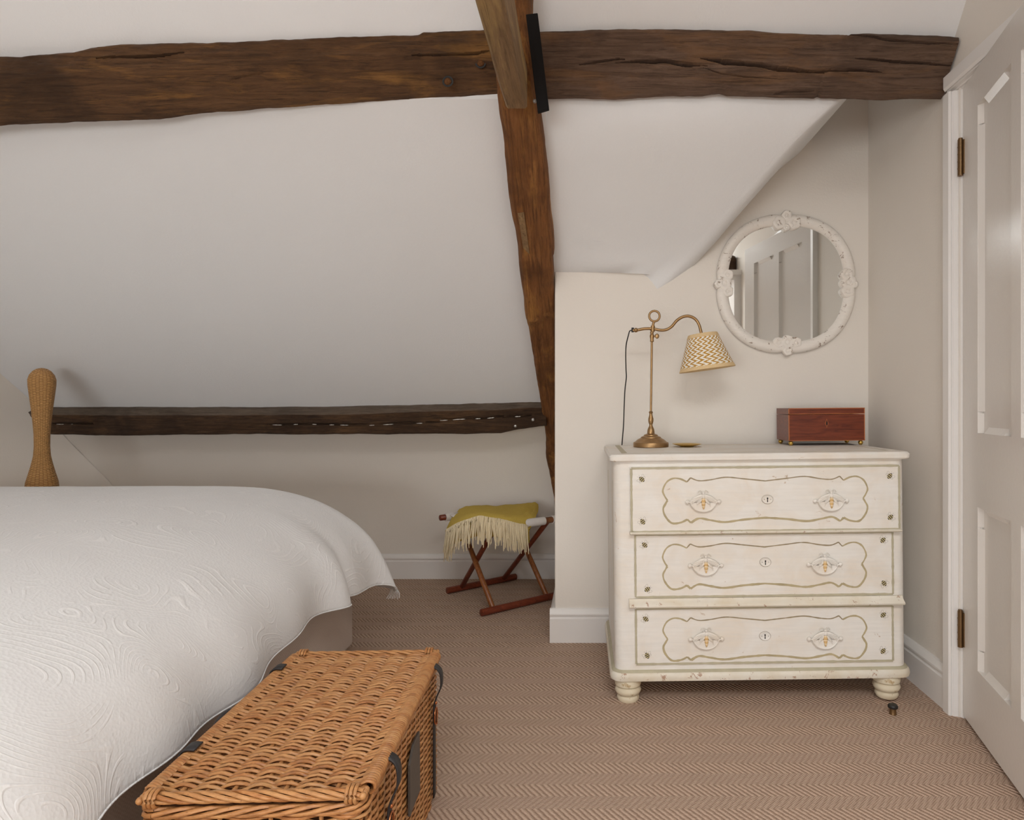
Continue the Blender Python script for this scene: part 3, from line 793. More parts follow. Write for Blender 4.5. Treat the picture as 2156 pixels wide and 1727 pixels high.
def bee_picture(b, x, z, y, ang):
    R = Matrix.Rotation(ang, 2)
    def T(u, v): 
        p = R @ Vector((u, v)); return (x + p.x, y, z + p.y)
    a, c = 0.0098, 0.0072   # half length, half width
    n = 7
    for k in range(n):
        u0, u1 = -a + 2 * a * k / n, -a + 2 * a * (k + 1) / n
        w0, w1 = c * math.sqrt(max(0.02, 1 - (u0 / a) ** 2)), c * math.sqrt(max(0.02, 1 - (u1 / a) ** 2))
        b.cur = 2 if k % 2 == 0 else 3
        b.add([T(u0, -w0), T(u1, -w1), T(u1, w1), T(u0, w0)], [(0, 1, 2, 3)])
    b.cur = 4
    for s in (1, -1):
        for (cu, cv, ru, rv, tl) in ((0.004, 0.0095, 0.0065, 0.0036, 0.7), (-0.002, 0.0085, 0.0048, 0.003, 1.6)):
            pts = []
            for k in range(15):
                th = 2 * PI * k / 14; pu, pv = ru * math.cos(th), rv * math.sin(th)
                uu = cu + pu * math.cos(tl) - pv * math.sin(tl); vv = cv + pu * math.sin(tl) + pv * math.cos(tl)
                q = T(uu, s * vv); pts.append(Vector((q[0], q[2])))
            ribbon(b, pts, 0.0006, y)
        q0, q1 = T(a, s * 0.001), T(a + 0.006, s * 0.004)
        ribbon(b, [Vector((q0[0], q0[2])), Vector((q1[0], q1[2]))], 0.0006, y)
def bee_handle(parent, x, z, y):
    h = MB()
    s = K
    # half-moon cup
    pts = []
    for k in range(25):
        a = PI + PI * k / 24
        pts.append((math.cos(a) * 76 * s, math.sin(a) * 54 * s + 0.0))
    rows = []
    for t, dy in ((1.0, 0.0), (0.985, -0.006), (0.95, -0.0098), (0.88, -0.0092), (0.55, -0.0088), (0.05, -0.0088)):
        rows.append([(x + px_ * t, y + dy, z + pz_ * t) for px_, pz_ in pts])
    h.grid(rows)
    # lip roll round the cup, from knob to knob
    lip = catmull([(x + a_*s, y - 0.0092, z + b_*s) for a_, b_ in ((-97,4),(-80,1),(-72,-17),(-50,-41),(-25,-52),(0,-55),(25,-52),(50,-41),(72,-17),(80,1),(97,4))], 6)
    h.tube(lip, 0.0021, 8)
    for sx in (1, -1):
        h.ball((x + sx * 99*s, y - 0.006, z + 4*s), 0.0066, 14)
        # wings
        for (wx, wz, ru, rv, an) in ((40, 25, 47, 17, -0.48), (24, 6, 26, 9, -0.80)):
            Mx = Matrix.Rotation(-sx * an, 3, 'Y')
            h.ball((x + sx * wx * s, y - 0.0092, z + wz * s), 1.0, 16, (ru * s, 0.0030, rv * s), Mx)
            for q in (-0.5, 0.0, 0.5):
                p0 = Vector((x + sx * 10 * s, y - 0.012, z + (48 + q * 6) * s * 0.8)); p1 = Vector((x + sx * (wx + ru * 0.75) * s, y - 0.0125, z + (wz - 18 + q * 26) * s))
                h.tube([p0, p0.lerp(p1, 0.5) + Vector((0, -0.001, 0.001)), p1], 0.0007, 5)
        # antennae
        h.tube(catmull([(x + sx*4*s, y - 0.006, z + 58*s), (x + sx*14*s, y - 0.006, z + 74*s), (x + sx*28*s, y - 0.005, z + 70*s), (x + sx*34*s, y - 0.005, z + 60*s)], 4), 0.0011, 6)
        h.tube([(x + sx*6*s, y - 0.006, z + 50*s), (x + sx*26*s, y - 0.005, z + 56*s)], 0.0011, 6)
    h.ball((x, y - 0.010, z + 38*s), 0.0060, 14, (1, 0.8, 1.2)); h.ball((x, y - 0.009, z + 58*s), 0.0042, 12)
    # banded body
    for k, (zz, rr) in enumerate(((20, 13), (9, 15), (-2, 15), (-13, 13), (-24, 10), (-33, 6))):
        h.cur = 1 if k % 2 else 2
        h.ball((x, y - 0.011, z + zz * s), 1.0, 14, (rr * s * 0.92, 0.0042, 7.5 * s))
    return h.build('handle', [M['chest'], M['ochre'], M['ochrelight']], parent, smooth=60)
def escutcheon(parent, x, z, y):
    h = MB()
    Rm = Matrix.Rotation(PI/2, 3, 'X')
    prof = [(1.0, 0.0), (1.0, 0.0025), (0.93, 0.0040), (0.86, 0.0025), (0.82, 0.0022), (0.0, 0.0026)]
    vs = []
    n = 28
    for r, hh in prof:
        for k in range(n):
            a = 2*PI*k/n; vs.append((x + math.cos(a)*r*35*K, y - hh, z + math.sin(a)*r*27*K))
    h.add(vs, [(i*n+j, i*n+(j+1)%n, (i+1)*n+(j+1)%n, (i+1)*n+j) for i in range(len(prof)-1) for j in range(n)])
    h.cur = 1
    kh = [(math.cos(a)*5*K, math.sin(a)*5*K + 7*K) for a in [2*PI*k/12 - PI/2 + 0.5 for k in range(12)]]
    h.prism([(x + a, y - 0.0030, z + c) for a, c in kh], (0, 0.001, 0))
    h.prism([(x - 2.2*K, y - 0.0030, z + 6*K), (x + 2.2*K, y - 0.0030, z + 6*K), (x + 3*K, y - 0.0030, z - 17*K), (x - 3*K, y - 0.0030, z - 17*K)], (0, 0.001, 0))
    for sx in (-1, 1): h.ball((x + sx * 20*K, y - 0.0026, z), 0.0011, 8)
    h.cur = 2
    ro_ = [(x + math.cos(2*PI*k/32) * 35.5*K, y - 0.0010, z + math.sin(2*PI*k/32) * 27.5*K) for k in range(33)]
    h.tube(ro_, 0.0007, 6, cap=False)
    o = h.build('escutcheon', [M['chest'], M['hole'], M['grime']], parent, smooth=40); o['label'] = 'oval cream keyhole plate'
DR = [ # crop corner pixels: left, right, top (mid), bottom (mid), proud, cartouche centre, bees, handles, keyhole
    (210, 1893, 180, 588, 0.016, (1050, 387), ((282,262,2.4),(285,525,2.2),(1828,243,0.9),(1830,500,0.7)), ((660,405),(1455,400)), (1062,387)),
    (232, 1860, 598, 1000, 0.004, (1048, 803), ((298,675,2.4),(312,952,0.6),(1793,648,0.8),(1797,918,-0.9)), ((677,805),(1420,800)), (1052,783)),
    (232, 1856, 1060, 1418, 0.004, (1046, 1257), ((300,1137,2.5),(307,1366,2.0),(1790,1117,0.7),(1787,1343,0.9)), ((675,1265),(1418,1265)), (1045,1245))]
for (cl, cr, ct, cbm, proud, cc_, bees, hands, key) in DR:
    x0, _ = Lc(cl, (ct + cbm) / 2); x1, _ = Lc(cr, (ct + cbm) / 2)
    _, zt0 = Lc(1050, ct); _, zb0 = Lc(1050, cbm)
    cz = (zt0 + zb0) / 2
    dr = empty('drawer', (0, 0, 0)); dr.parent = chest
    b = MB(); y = -proud
    b.box((x0, y, zb0), (x1, 0.02, zt0))
    yl = y - 0.0004
    b.cur = 1
    wl = 0.0068
    def V(x, z): return Vector((x, z))
    e = wl / 2
    for (p, q) in ((V(x0+e, zt0-e), V(x1-e, zt0-e)), (V(x1-e, zt0-e), V(x1-e, zb0+e)), (V(x1-e, zb0+e), V(x0+e, zb0+e)), (V(x0+e, zb0+e), V(x0+e, zt0-e))):
        m_ = 60; ribbon(b, [p.lerp(q, k / m_) for k in range(m_ + 1)], wl, yl, 0.35)
    b.cur = 5
    xc, zc = Lc(*cc_); cartouche(b, xc, zc, yl, 1.02 if ct < 1000 else 0.97)
    for (bx, bz, an) in bees:
        xx, zz = Lc(bx, bz); bee_picture(b, xx, zz, yl, an)
    fr = b.build('drawer_front', [M['chest'], M['olive'], M['beeblack'], M['beeyellow'], M['beegrey'], M['goldline'], M['bronze']], dr)
    for hx, hz in hands:
        xx, zz = Lc(hx, hz); bee_handle(dr, xx, zz, y)
    xx, zz = Lc(*key); escutcheon(dr, xx, zz, y)
# rails between drawers
def rail(x0, x1, zc, prof):
    b = MB(); b.prism([(x0, -d, zc + h) for d, h in prof], (x1 - x0, 0, 0))
    o = b.build('rail', M['cheststrip'], chest, smooth=35); bevel(o, 0.0015)
xa, _ = Lc(205, 600); xb, _ = Lc(1898, 590); _, zr = Lc(1050, 589)
rail(xa, xb, zr, [(0, 0.004), (0.018, 0.004), (0.024, 0.002), (0.024, -0.002), (0.018, -0.005), (0, -0.006)])
xa, _ = Lc(196, 1050); xb, _ = Lc(1913, 1030); _, zr = Lc(1050, 1030)
rail(xa, xb, zr, [(0, 0.014), (0.006, 0.014), (0.012, 0.004), (0.022, -0.003), (0.024, -0.006), (0.022, -0.011), (0.012, -0.014), (0, -0.014)])

# ================================================================== THINGS ON THE CHEST
ZT = 0.7868
def chest_top_z(x): return ZT + TILT * (x - CXC)
# ---- lamp
LD = 2.375
def LP(cx, cy): return P(1260 + cx / 3.08, 420 + cy / 3.08, LD)
LK = LD / F / 3.08
base = LP(340, 1603); base.z = chest_top_z(base.x)
lamp = empty('table_lamp', base)
tag(lamp, 'brass swan-arm table lamp with zigzag pleated shade on the chest', 'lamp')
def LL(cx, cy, dy=0.0):
    p = LP(cx, cy); return Vector((p.x - base.x, dy, p.z - base.z))
zo = LP(340, 1603).z - base.z
b = MB(); b.lathe([(r * LK, (1603 - y) * LK) for r, y in ((110,1603),(114,1600),(115,1578),(112,1572),(104,1570),(88,1556),(70,1546),(66,1544),(64,1538),(50,1532),(46,1530),(44,1524),(34,1520),(24,1516),(24,1505))], (0,0,0), 48)
b.build('lamp_base', M['brass'], lamp, smooth=40)
b = MB(); b.lathe([(r * LK, (1603 - y) * LK) for r, y in ((24,1507),(22,1490),(17,1478),(12,1468),(10,1458),(14,1450),(17,1436),(17,1420),(12,1402),(10,1390),(11,1384),(14,1379),(11,1374),(8,1370))], (0,0,0), 32)
b.tube([LL(340,1372) , LL(343,1150), LL(346,925)], 0.0040, 14)
b.build('stem', M['brass'], lamp, smooth=40)
b = MB()
Mz = Matrix.Identity(3)
c0 = LL(347, 925)
b.lathe([(9*LK,0),(13*LK,4*LK),(11*LK,18*LK),(14*LK,30*LK),(15*LK,40*LK),(10*LK,52*LK),(12*LK,58*LK),(12*LK,64*LK),(9*LK,70*LK),(12*LK,76*LK),(10*LK,82*LK)], c0, 24)
b.build('collar', M['brass'], lamp, smooth=40)
b = MB(); k0 = LL(360, 888); b.tube([k0, k0 + Vector((8*LK, -0.001, 0))], 0.003, 10); b.ball(k0 + Vector((20*LK, -0.001, 1*LK)), 1.0, 14, (14*LK, 0.003, 17*LK))
b.build('thumb_screw', M['brass'], lamp, smooth=50)
arm = catmull([LL(222,850), LL(255,847), LL(300,839), LL(352,839), LL(400,848), LL(440,845), LL(475,824), LL(508,786), LL(545,763), LL(585,757), LL(625,774), LL(650,808), LL(663,850), LL(667,872)], 8)
b = MB(); b.tube(arm, 9.5*LK, 14); b.ball(LL(243,848), 15*LK, 16); b.tube([LL(352,858), LL(353,820)], 14*LK, 14)
b.lathe([(14*LK,0),(22*LK,-4*LK),(24*LK,-10*LK),(14*LK,-16*LK)], LL(668,868), 20)
b.build('arm', M['brass'], lamp, smooth=50)
b = MB(); ringc = LL(363, 757)
b.tube([LL(353,825), LL(356,806), LL(360,795)], [10*LK, 8*LK, 9*LK], 12)
ring = [ringc + Vector((math.cos(a)*34*LK, 0, math.sin(a)*34*LK)) for a in [2*PI*k/40 for k in range(41)]]
b.tube(ring, [ (6.5 + 1.2*math.sin(k*PI/1.0)) * LK if k % 2 else 7.8*LK for k in range(41)], 10, up=(0,1,0))
b.build('ring_finial', M['brass'], lamp, smooth=60)
SH = empty('lamp_shade', LL(675, 874)); SH.parent = lamp; SH.rotation_euler = (0, -math.radians(7.6), 0)
rt, rb, hh = 92*LK, 177*LK, 231*LK
def rip(th, i): return 0.006 * math.sin(th * 70)
b = MB(); nn = 280
b.lathe([(lerp(rt, rb, t), -hh * t) for t in (0, 0.12, 0.3, 0.5, 0.7, 0.88, 1.0)], (0,0,0), nn, ripple=rip, vs=[0, .12, .3, .5, .7, .88, 1.0], cap=False)
so = b.build('shade_cloth', M['shade'], SH, smooth=60); solid(so, 0.0012)
b = MB()
for t0, t1 in ((-0.005, 0.105), (0.895, 1.005)):
    b.lathe([(lerp(rt, rb, t0) + 0.0012, -hh*t0), (lerp(rt, rb, t0) + 0.0022, -hh*(t0+0.01)), (lerp(rt, rb, t1) + 0.0022, -hh*(t1-0.01)), (lerp(rt, rb, t1) + 0.0012, -hh*t1), (lerp(rt, rb, t1) - 0.0015, -hh*t1), (lerp(rt, rb, t0) - 0.0015, -hh*t0)], (0,0,0), 72, cap=False)
b.build('shade_trim', M['shadetrim'], SH, smooth=60)
b = MB(); b.tube([(0, 0, 0.003), (0, 0, -0.05)], 0.012, 14); b.ball((0,0,-0.075), 0.024, 18, (1,1,1.2))
b.build('bulb', M['plaster'], SH, smooth=60)
b = MB(); b.tube(catmull([LL(232,850), LL(205,852), LL(195,880, 0.004), LL(182,940, 0.02), LL(180,1010,0.03), LL(184,1100,0.05), LL(187,1150,0.06), LL(180,1230,0.08), LL(176,1350,0.10), LL(173,1480,0.115), LL(166,1585,0.135), LL(160,1700,0.142), LL(158,1900,0.142)], 6), 0.0022, 8)
b.tube([LL(222,832), LL(222,862)], 8*LK, 10)
cd_ = b.build('cord', M['black'], lamp, smooth=60); cd_['label'] = 'black flex hanging behind the lamp'

# ---- brass dish
dc = P(1446, 939, 2.36); dc.z = chest_top_z(dc.x)
b = MB(); b.lathe([(0.012,0.0),(0.022,0.0005),(0.026,0.003),(0.040,0.006),(0.0525,0.0105),(0.0530,0.0115),(0.0515,0.0115),(0.040,0.008),(0.024,0.005),(0.0,0.0045)], (0,0,0), 48)
o = b.build('trinket_dish', M['gold'], None, smooth=50); o.location = dc
tag(o, 'small shallow gold dish beside the lamp base', 'dish')

# ---- mahogany box
bw, bd, bh, lid_h, br = 0.280, 0.150, 0.098, 0.022, 0.0088
bx = (1740 - VX) * 2.365 / F
box = empty('jewellery_box', (bx, 2.36, chest_top_z(bx) + 0.0006), (0, -TILT, 0))
tag(box, 'mahogany casket on brass ball feet at the right of the chest top', 'box')
z0 = br * 2 - 0.001
b = MB(); b.box((-bw/2, 0, z0), (bw/2, bd, z0 + bh - 0.001))
b.cur = 1; t = 0.0022
for (x0, x1, za, zb_) in ((-bw/2, bw/2, z0, z0 + t), (-bw/2, -bw/2 + t, z0, z0 + bh - 0.001), (bw/2 - t, bw/2, z0, z0 + bh - 0.001)):
    b.box((x0 - 0.0004, -0.0006, za), (x1 + 0.0004, 0.002, zb_))
o = b.build('box_body', [M['boxfront'], M['boxedge']], box)
b = MB(); zl = z0 + bh + 0.0006
b.box((-bw/2, 0, zl), (bw/2, bd, zl + lid_h))
b.cur = 1
for (x0, x1, za, zb_) in ((-bw/2, bw/2, zl, zl + t * 0.8), (-bw/2, bw/2, zl + lid_h - t, zl + lid_h), (-bw/2, -bw/2 + t, zl, zl + lid_h), (bw/2 - t, bw/2, zl, zl + lid_h)):
    b.box((x0 - 0.0004, -0.0006, za), (x1 + 0.0004, 0.002, zb_ + 0.0003))
b.build('box_lid', [M['boxfront'], M['boxedge']], box)
b = MB(); zc = z0 + bh * 0.66
b.prism([(0.0, -0.0012, zc + 0.017), (0.0065, -0.0012, zc), (0.0, -0.0012, zc - 0.017), (-0.0065, -0.0012, zc)], (0, 0.002, 0))
b.cur = 1; b.prism([(0.0, -0.0017, zc + 0.0145), (0.0048, -0.0017, zc), (0.0, -0.0017, zc - 0.0145), (-0.0048, -0.0017, zc)], (0, 0.001, 0))
b.cur = 2; b.prism([(0.0018, -0.0021, zc + 0.006), (0.0024, -0.0021, zc - 0.006), (-0.0024, -0.0021, zc - 0.006), (-0.0018, -0.0021, zc + 0.006)], (0, 0.001, 0))
e = b.build('keyhole_plate', [M['boxedge'], M['boxfront'], M['hole']], box); e['label'] = 'diamond inlay round the keyhole'
for sx in (-1, 1):
    for yy in (0.012, bd - 0.012):
        b = MB(); b.ball((0, 0, 0), br, 18); b.lathe([(0.004, -br), (0.006, -br + 0.002)], (0,0,0), 12)
        o = b.build('ball_foot', M['gold'], box, smooth=60); o.location = (sx * (bw/2 - 0.011), yy, br)

# ================================================================== MIRROR
MD = 2.535
MK = MD / F / 5.08
mc = P(1490 + 828/5.08, 430 + 858/5.08, YW)
mir = empty('wall_mirror', (mc.x, YW - 0.004, mc.z))
tag(mir, 'round white distressed mirror with carved rosettes on the cream wall', 'mirror')
def ang_r(th, ra, rd):
    # ra on the axes, rd on the diagonals
    return lerp(ra, rd, 0.5 - 0.5 * math.cos(4 * th))
NA = 160
prof = [(0.0, 0.0, 0.0), (0.0, -0.010, 0.0), (0.06, -0.016, 0), (0.25, -0.022, 0), (0.5, -0.024, 0), (0.75, -0.021, 0), (0.92, -0.014, 0), (1.0, -0.010, 0), (1.0, 0.0, 0)]
b = MB(); rows = []
for t, y, _ in prof:
    row = []
    for k in range(NA + 1):
        th = 2 * PI * k / NA
        ro = ang_r(th, 750, 777); ri = ang_r(th, 625, 664)
        # pinch of the outline at the four ornaments
        dd = min(abs(((th - q + PI) % (2*PI)) - PI) for q in (0, PI/2, PI, 1.5*PI))
        ro -= 26 * math.exp(-(dd / 0.10) ** 2)
        r = lerp(ro, ri, t) * MK
        row.append((math.cos(th) * r, y, math.sin(th) * r))
    rows.append(row)
b.grid(rows); b.build('frame', M['mirrorframe'], mir, smooth=60)
b = MB(); b.add([(math.cos(2*PI*k/96) * ang_r(2*PI*k/96, 640, 678) * MK, -0.006, math.sin(2*PI*k/96) * ang_r(2*PI*k/96, 640, 678) * MK) for k in range(96)] +
                [(math.cos(2*PI*k/96) * ang_r(2*PI*k/96, 640, 678) * MK, -0.001, math.sin(2*PI*k/96) * ang_r(2*PI*k/96, 640, 678) * MK) for k in range(96)],
                [tuple(range(96)), tuple(range(191, 95, -1))] + [(i, 96 + i, 96 + (i+1) % 96, (i+1) % 96) for i in range(96)])
g = b.build('mirror_glass', M['mirror'], mir); g['label'] = 'silvered mirror glass'
def rosette(b, cx, cy, r, y=-0.020, petals=5, hgt=0.010):
    x, z = (cx - 828) * MK, -(cy - 858) * MK; R_ = r * MK
    n = 40; rows = []
    for t in (1.0, 0.96, 0.85, 0.65, 0.45, 0.30, 0.15, 0.0):
        row = []
        for k in range(n + 1):
            th = 2 * PI * k / n
            lobe = 1 - 0.13 * abs(math.sin(petals * th / 2)) ** 0.6 * 0 - 0.10 * (0.5 + 0.5 * math.cos(petals * th)) * (t > 0.4)
            h_ = hgt * (1 - (t - 0.62) ** 2 * 2.6 if t > 0.35 else 0.55 + (0.45 * (1 - t / 0.35)))
            if t == 1.0: h_ = -0.004
            row.append((x + math.cos(th) * R_ * t * lobe, y - h_ + 0.004, z + math.sin(th) * R_ * t * lobe))
        rows.append(row)
    b.grid(rows)
    b.grid([[(p[0], p[1], p[2]) for p in rows[0]], [(p[0], -0.002, p[2]) for p in rows[0]]])
for spec in (((828,132,58),(745,212,76),(908,212,74),(822,262,40)), ((198,768,62),(165,856,78),(200,944,62),(100,866,48)), ((1468,765,72),(1490,850,88),(1478,940,76),(1545,870,46)), ((745,1492,62),(840,1486,78),(928,1490,60),(838,1578,56))):
    b = MB()
    for cx, cy, r in spec: rosette(b, cx, cy, r)
    b.build('carved_ornament', M['mirrorframe'], mir, smooth=60)

# ================================================================== STOOL (folding luggage rack) AND THROW
stool = empty('folding_stool', (0, 0, 0))
tag(stool, 'folding wooden stool with crossed legs and white canvas seat in the alcove', 'stool')
u = Vector((0.765, 0.644, 0)); ZR = 0.385
bl = Vector((-0.708, 3.195, 0.0)); fl_ = Vector((-0.480, 2.850, 0.0)); LEN = 0.44
def rod(name, a, c, r, mat, n=14):
    b = MB(); a = Vector(a); c = Vector(c); d = (c - a).normalized()
    b.tube([a, a + d * 0.002, c - d * 0.002, c], [r * 0.85, r, r, r * 0.85], n)
    return b.build(name, M[mat], stool, smooth=50)
rr = 0.0165
UZ = Vector((0, 0, 1))
rod('floor_rail', bl + UZ * rr, bl + u * 0.41 + UZ * rr, rr, 'redwood'); rod('floor_rail', fl_ + UZ * rr, fl_ + u * LEN + UZ * rr, rr, 'redwood')
tb0 = Vector((-0.735, 3.16, ZR)); tf0 = Vector((-0.475, 2.86, ZR))
rod('seat_rail', tb0, tb0 + u * 0.43, 0.0145, 'redwood'); rod('seat_rail', tf0 - u * 0.02, tf0 + u * 0.46, 0.0145, 'teak')
for a_f, a_b in ((0.065, 0.08), (0.365, 0.33)):
    rod('leg', fl_ + u * a_f + UZ * rr, tb0 + u * (a_f + 0.035) , 0.0125, 'teak')
    rod('leg', bl + u * a_b + UZ * rr, tf0 + u * a_f, 0.0125, 'redwood')
# canvas sling with wrapped hems
b = MB(); rows = []
for k in range(13):
    t = k / 12; sag = -0.03 * math.sin(PI * t)
    rows.append([tb0.lerp(tf0, t) + u * s + UZ * (0.0175 + sag) for s in (0.045, 0.12, 0.2, 0.3, 0.40)])
b.grid(rows)
for (o0, segs) in ((tb0, ((0.03, 0.07), (0.12, 0.33), (0.39, 0.42))), (tf0, ((0.0, 0.04), (0.09, 0.338), (0.388, 0.45)))):
    for s0, s1 in segs: b.tube([o0 + u * s0, o0 + u * s1], 0.0185, 16)
cv = b.build('canvas_seat', M['canvas'], stool, smooth=60); solid(cv, 0.002)

thr = empty('throw_blanket', (-0.45, 3.0, 0.43))
tag(thr, 'folded mustard wool throw with cream fringe draped over the stool', 'blanket')
T0 = Vector((-0.45, 3.0, 0.43))
def row_px(pts): return [P(x, y, d) - T0 for x, y, d in pts]
R0 = row_px([(968,1072,3.30), (990,1066,3.31), (1030,1065,3.33), (1075,1064,3.35), (1110,1060,3.36), (1127,1059,3.36)])
R1 = row_px([(956,1086,3.20), (985,1076,3.12), (1025,1073,3.10), (1072,1074,3.14), (1106,1072,3.20), (1127,1070,3.26)])
R2 = row_px([(946,1102,3.12), (978,1087,2.96), (1020,1081,2.88), (1066,1086,2.93), (1099,1089,3.00), (1121,1085,3.08)])
R3 = row_px([(940,1116,3.08), (968,1099,2.90), (1014,1089,2.82), (1062,1097,2.87), (1092,1103,2.94), (1111,1108,3.00)])
def smooth_row(r): return catmull(r, 8)
rows4 = [smooth_row(r) for r in (R0, R1, R2, R3)]
cols = [catmull([rows4[i][j] for i in range(4)], 7) for j in range(len(rows4[0]))]
rowsT = [[cols[j][i] for j in range(len(cols))] for i in range(len(cols[0]))]
for i, r in enumerate(rowsT):
    for j, p in enumerate(r): p.z += 0.006 * fbm(j * 0.14, i * 0.16, 2, 3)
b = MB(); b.grid(rowsT)
# lower folded layer: hangs behind the fringe, and a turned edge on the right
low = []
for i, r in enumerate(rowsT): low.append([p + Vector((0.004, 0.014, -0.020)) for p in r])
ext = [low[-1]]
for k in range(1, 7):
    ext.append([p + Vector((0, 0.006 * k, -0.012 * k)) for p in low[-1]])
b.grid(low); b.grid(ext)
ro = [r[-1] for r in rowsT]; rl = [r[-1] for r in low]
mid = [(a + c) / 2 + Vector((0.011, 0, 0)) for a, c in zip(ro, rl)]
b.grid([ro, mid, rl])
ld = [r[0] for r in rowsT]; ll = [r[0] for r in low]; mi = [(a + c) / 2 + Vector((-0.008, 0, 0)) for a, c in zip(ld, ll)]
b.grid([ld, mi, ll])
# right-hand fold hanging down the side
side = []
for i, p in enumerate(ro): side.append([p + Vector((0.002, 0.002, -0.004)), p + Vector((0.002 - 0.004, 0.01, -0.03)), p + Vector((-0.010, 0.014, -0.06)), p + Vector((-0.02, 0.016, -0.095 + 0.03 * (1 - i / len(ro))))])
b.grid(side[6:])
o = b.build('blanket_cloth', M['throw'], thr, smooth=70); solid(o, 0.004, 0)
# fringe
b = MB(); hem = rowsT[-1]; nh = len(hem)
def hem_at(t):
    f = t * (nh - 1); i = min(int(f), nh - 2); return hem[i].lerp(hem[i+1], f - i)
NF = 120
for layer in range(2):
    for k in range(NF):
        t = (k + random.uniform(0.1, 0.9)) / NF
        p = hem_at(t) + Vector((0, -0.003 + layer * 0.004, 0.002))
        ln = random.uniform(0.105, 0.135) + (0.028 if t < 0.12 else 0) - layer * 0.03
        sway = random.uniform(-0.012, 0.012) - 0.020 * max(0, 0.45 - t)
        out = -0.006 - 0.010 * random.random()
        pts = [p, p + Vector((sway * 0.1, out, -ln * 0.12)), p + Vector((sway * 0.45, out * 1.5, -ln * 0.5)), p + Vector((sway, out * 1.2 + random.uniform(-.004, .004), -ln))]
        b.tube(catmull(pts, 3), [0.0022] * 9 + [0.0018], 6)
fr_ = b.build('fringe', M['fringe'], thr, smooth=70); fr_['label'] = 'cream twisted wool fringe'

# ================================================================== BED AND COVER
bed = empty('bed', (-1.9, 1.55, 0)); tag(bed, 'divan bed with taupe fabric base under the white bedspread', 'bed')
b = MB(); b.box((-1.05, -0.93, 0.03), (1.005, 0.885, 0.31)); o = b.build('divan_base', M['divan'], bed); bevel(o, 0.012, 3)
b = MB(); b.box((-1.05, -0.90, 0.312), (0.90, 0.86, 0.53)); o = b.build('mattress', M['canvas'], bed); bevel(o, 0.05, 5)
for sx, sy in ((-0.95, -0.8), (0.9, -0.8), (-0.95, 0.75), (0.9, 0.75)):
    b = MB(); b.lathe([(0.02, 0), (0.024, 0.004), (0.024, 0.03)], (sx, sy, 0), 16); b.build('bed_foot', M['black'], bed, smooth=40)

FX, FY_, NY, HX = -1.42, 2.30, 0.80, -2.95
pr = [(0.0,0.640),(0.10,0.636),(0.19,0.627),(0.29,0.612),(0.38,0.588),(0.46,0.553),(0.53,0.505),(0.58,0.450),(0.605,0.395),(0.615,0.342),(0.617,0.290)]
ps = [(0.0,0.640),(0.04,0.639),(0.08,0.637),(0.115,0.630),(0.14,0.615),(0.16,0.590),(0.175,0.55),(0.185,0.50),(0.19,0.43),(0.195,0.36),(0.20,0.290)]
NR = 44
def prof_at(pf, t):
    k = t * (len(pf) - 1); xs_ = list(range(len(pf)))
    return sinterp(xs_, [p[0] for p in pf], k), sinterp(xs_, [p[1] for p in pf], k)
path = []   # (base point, dir x, dir y, kind, param)
NS = 150
for k in range(12): path.append(('near', k / 12))
for k in range(28): path.append(('c0', k / 28))
for k in range(NS): path.append(('foot', k / NS))
for k in range(56): path.append(('c1', k / 56))
for k in range(61): path.append(('far', k / 60))
cols = []
for kind, s in path:
    col = []
    for j in range(NR + 1):
        t = j / NR
        hx, zx = prof_at(pr, t); hy, zy = prof_at(ps, t)
        if kind == 'near': x, y, z = lerp(HX, FX, s), NY - hy, zy
        elif kind == 'far': x, y, z = lerp(FX, HX, s), FY_ + hy, zy
        elif kind == 'foot': x, y, z = FX + hx, lerp(NY, FY_, s), zx
        else:
            ph = (PI / 2) * (s if kind == 'c1' else 1 - s)
            ex = 0.5
            c_, s_ = abs(math.cos(ph)) ** ex, abs(math.sin(ph)) ** ex
            wgt = (math.sin(ph)) ** 2
            fl2 = math.sin(2 * ph) ** 1.3
            flare = 1 + 0.27 * t ** 3 * fl2
            x = FX + hx * c_ * flare
            y = (FY_ + hy * s_ * (1 + 0.25 * t ** 3 * fl2)) if kind == 'c1' else (NY - hy * s_)
            z = lerp(zx, zy, wgt) - 0.070 * t ** 5 * fl2
        # drape folds of the foot drop
        if kind in ('foot', 'c1', 'c0') and t > 0.3:
            g = ((t - 0.3) / 0.7) ** 1.6
            yy = y if kind != 'c1' else y
            f = -0.050 * math.exp(-((yy - 2.15) / 0.045) ** 2) + 0.030 * math.exp(-((yy - 2.04) / 0.06) ** 2) + 0.014 * math.sin(yy * 9.0 + 0.6) + 0.010 * math.sin(yy * 21 + 2) 
            if kind == 'c1': f *= max(0.0, 1 - 1.6 * s)
            nf = min(1, max(0, (1.65 - y) / 0.7)); x += f * g + 0.062 * g * nf * nf * (3 - 2 * nf)
            z += g * 0.012 * math.sin(yy * 7.0 + 1.0)
            if kind == 'c1':
                x += 0.020 * g * math.sin(s * 2 * PI * 2.0) ; y += 0.012 * g * math.sin(s * 2 * PI * 2.0 + 1)
        z += 0.004 * fbm(x * 3, y * 3, 1.0, 3) * (1 - 0.4 * t)
        col.append(Vector((x, y, z)))
    cols.append(col)
b = MB(); b.grid(cols)
# flat middle
gx = sorted(set([lerp(HX, FX, k / 12) for k in range(13)])); 
n_y = NS
ysl = [lerp(NY, FY_, k / NS) for k in range(NS + 1)]
mid = [[Vector((lerp(HX, FX, k / 60), y, 0.640 + 0.004 * fbm(lerp(HX, FX, k / 60) * 3, y * 3, 1.0, 3) + 0.0)) for k in range(61)] for y in ysl]
for r in mid:
    for p in r: p.z += 0.006 * math.sin(PI * min(1, max(0, (p.x - HX) / (FX - HX)))) * math.sin(PI * (p.y - NY) / (FY_ - NY))
b.grid(mid)
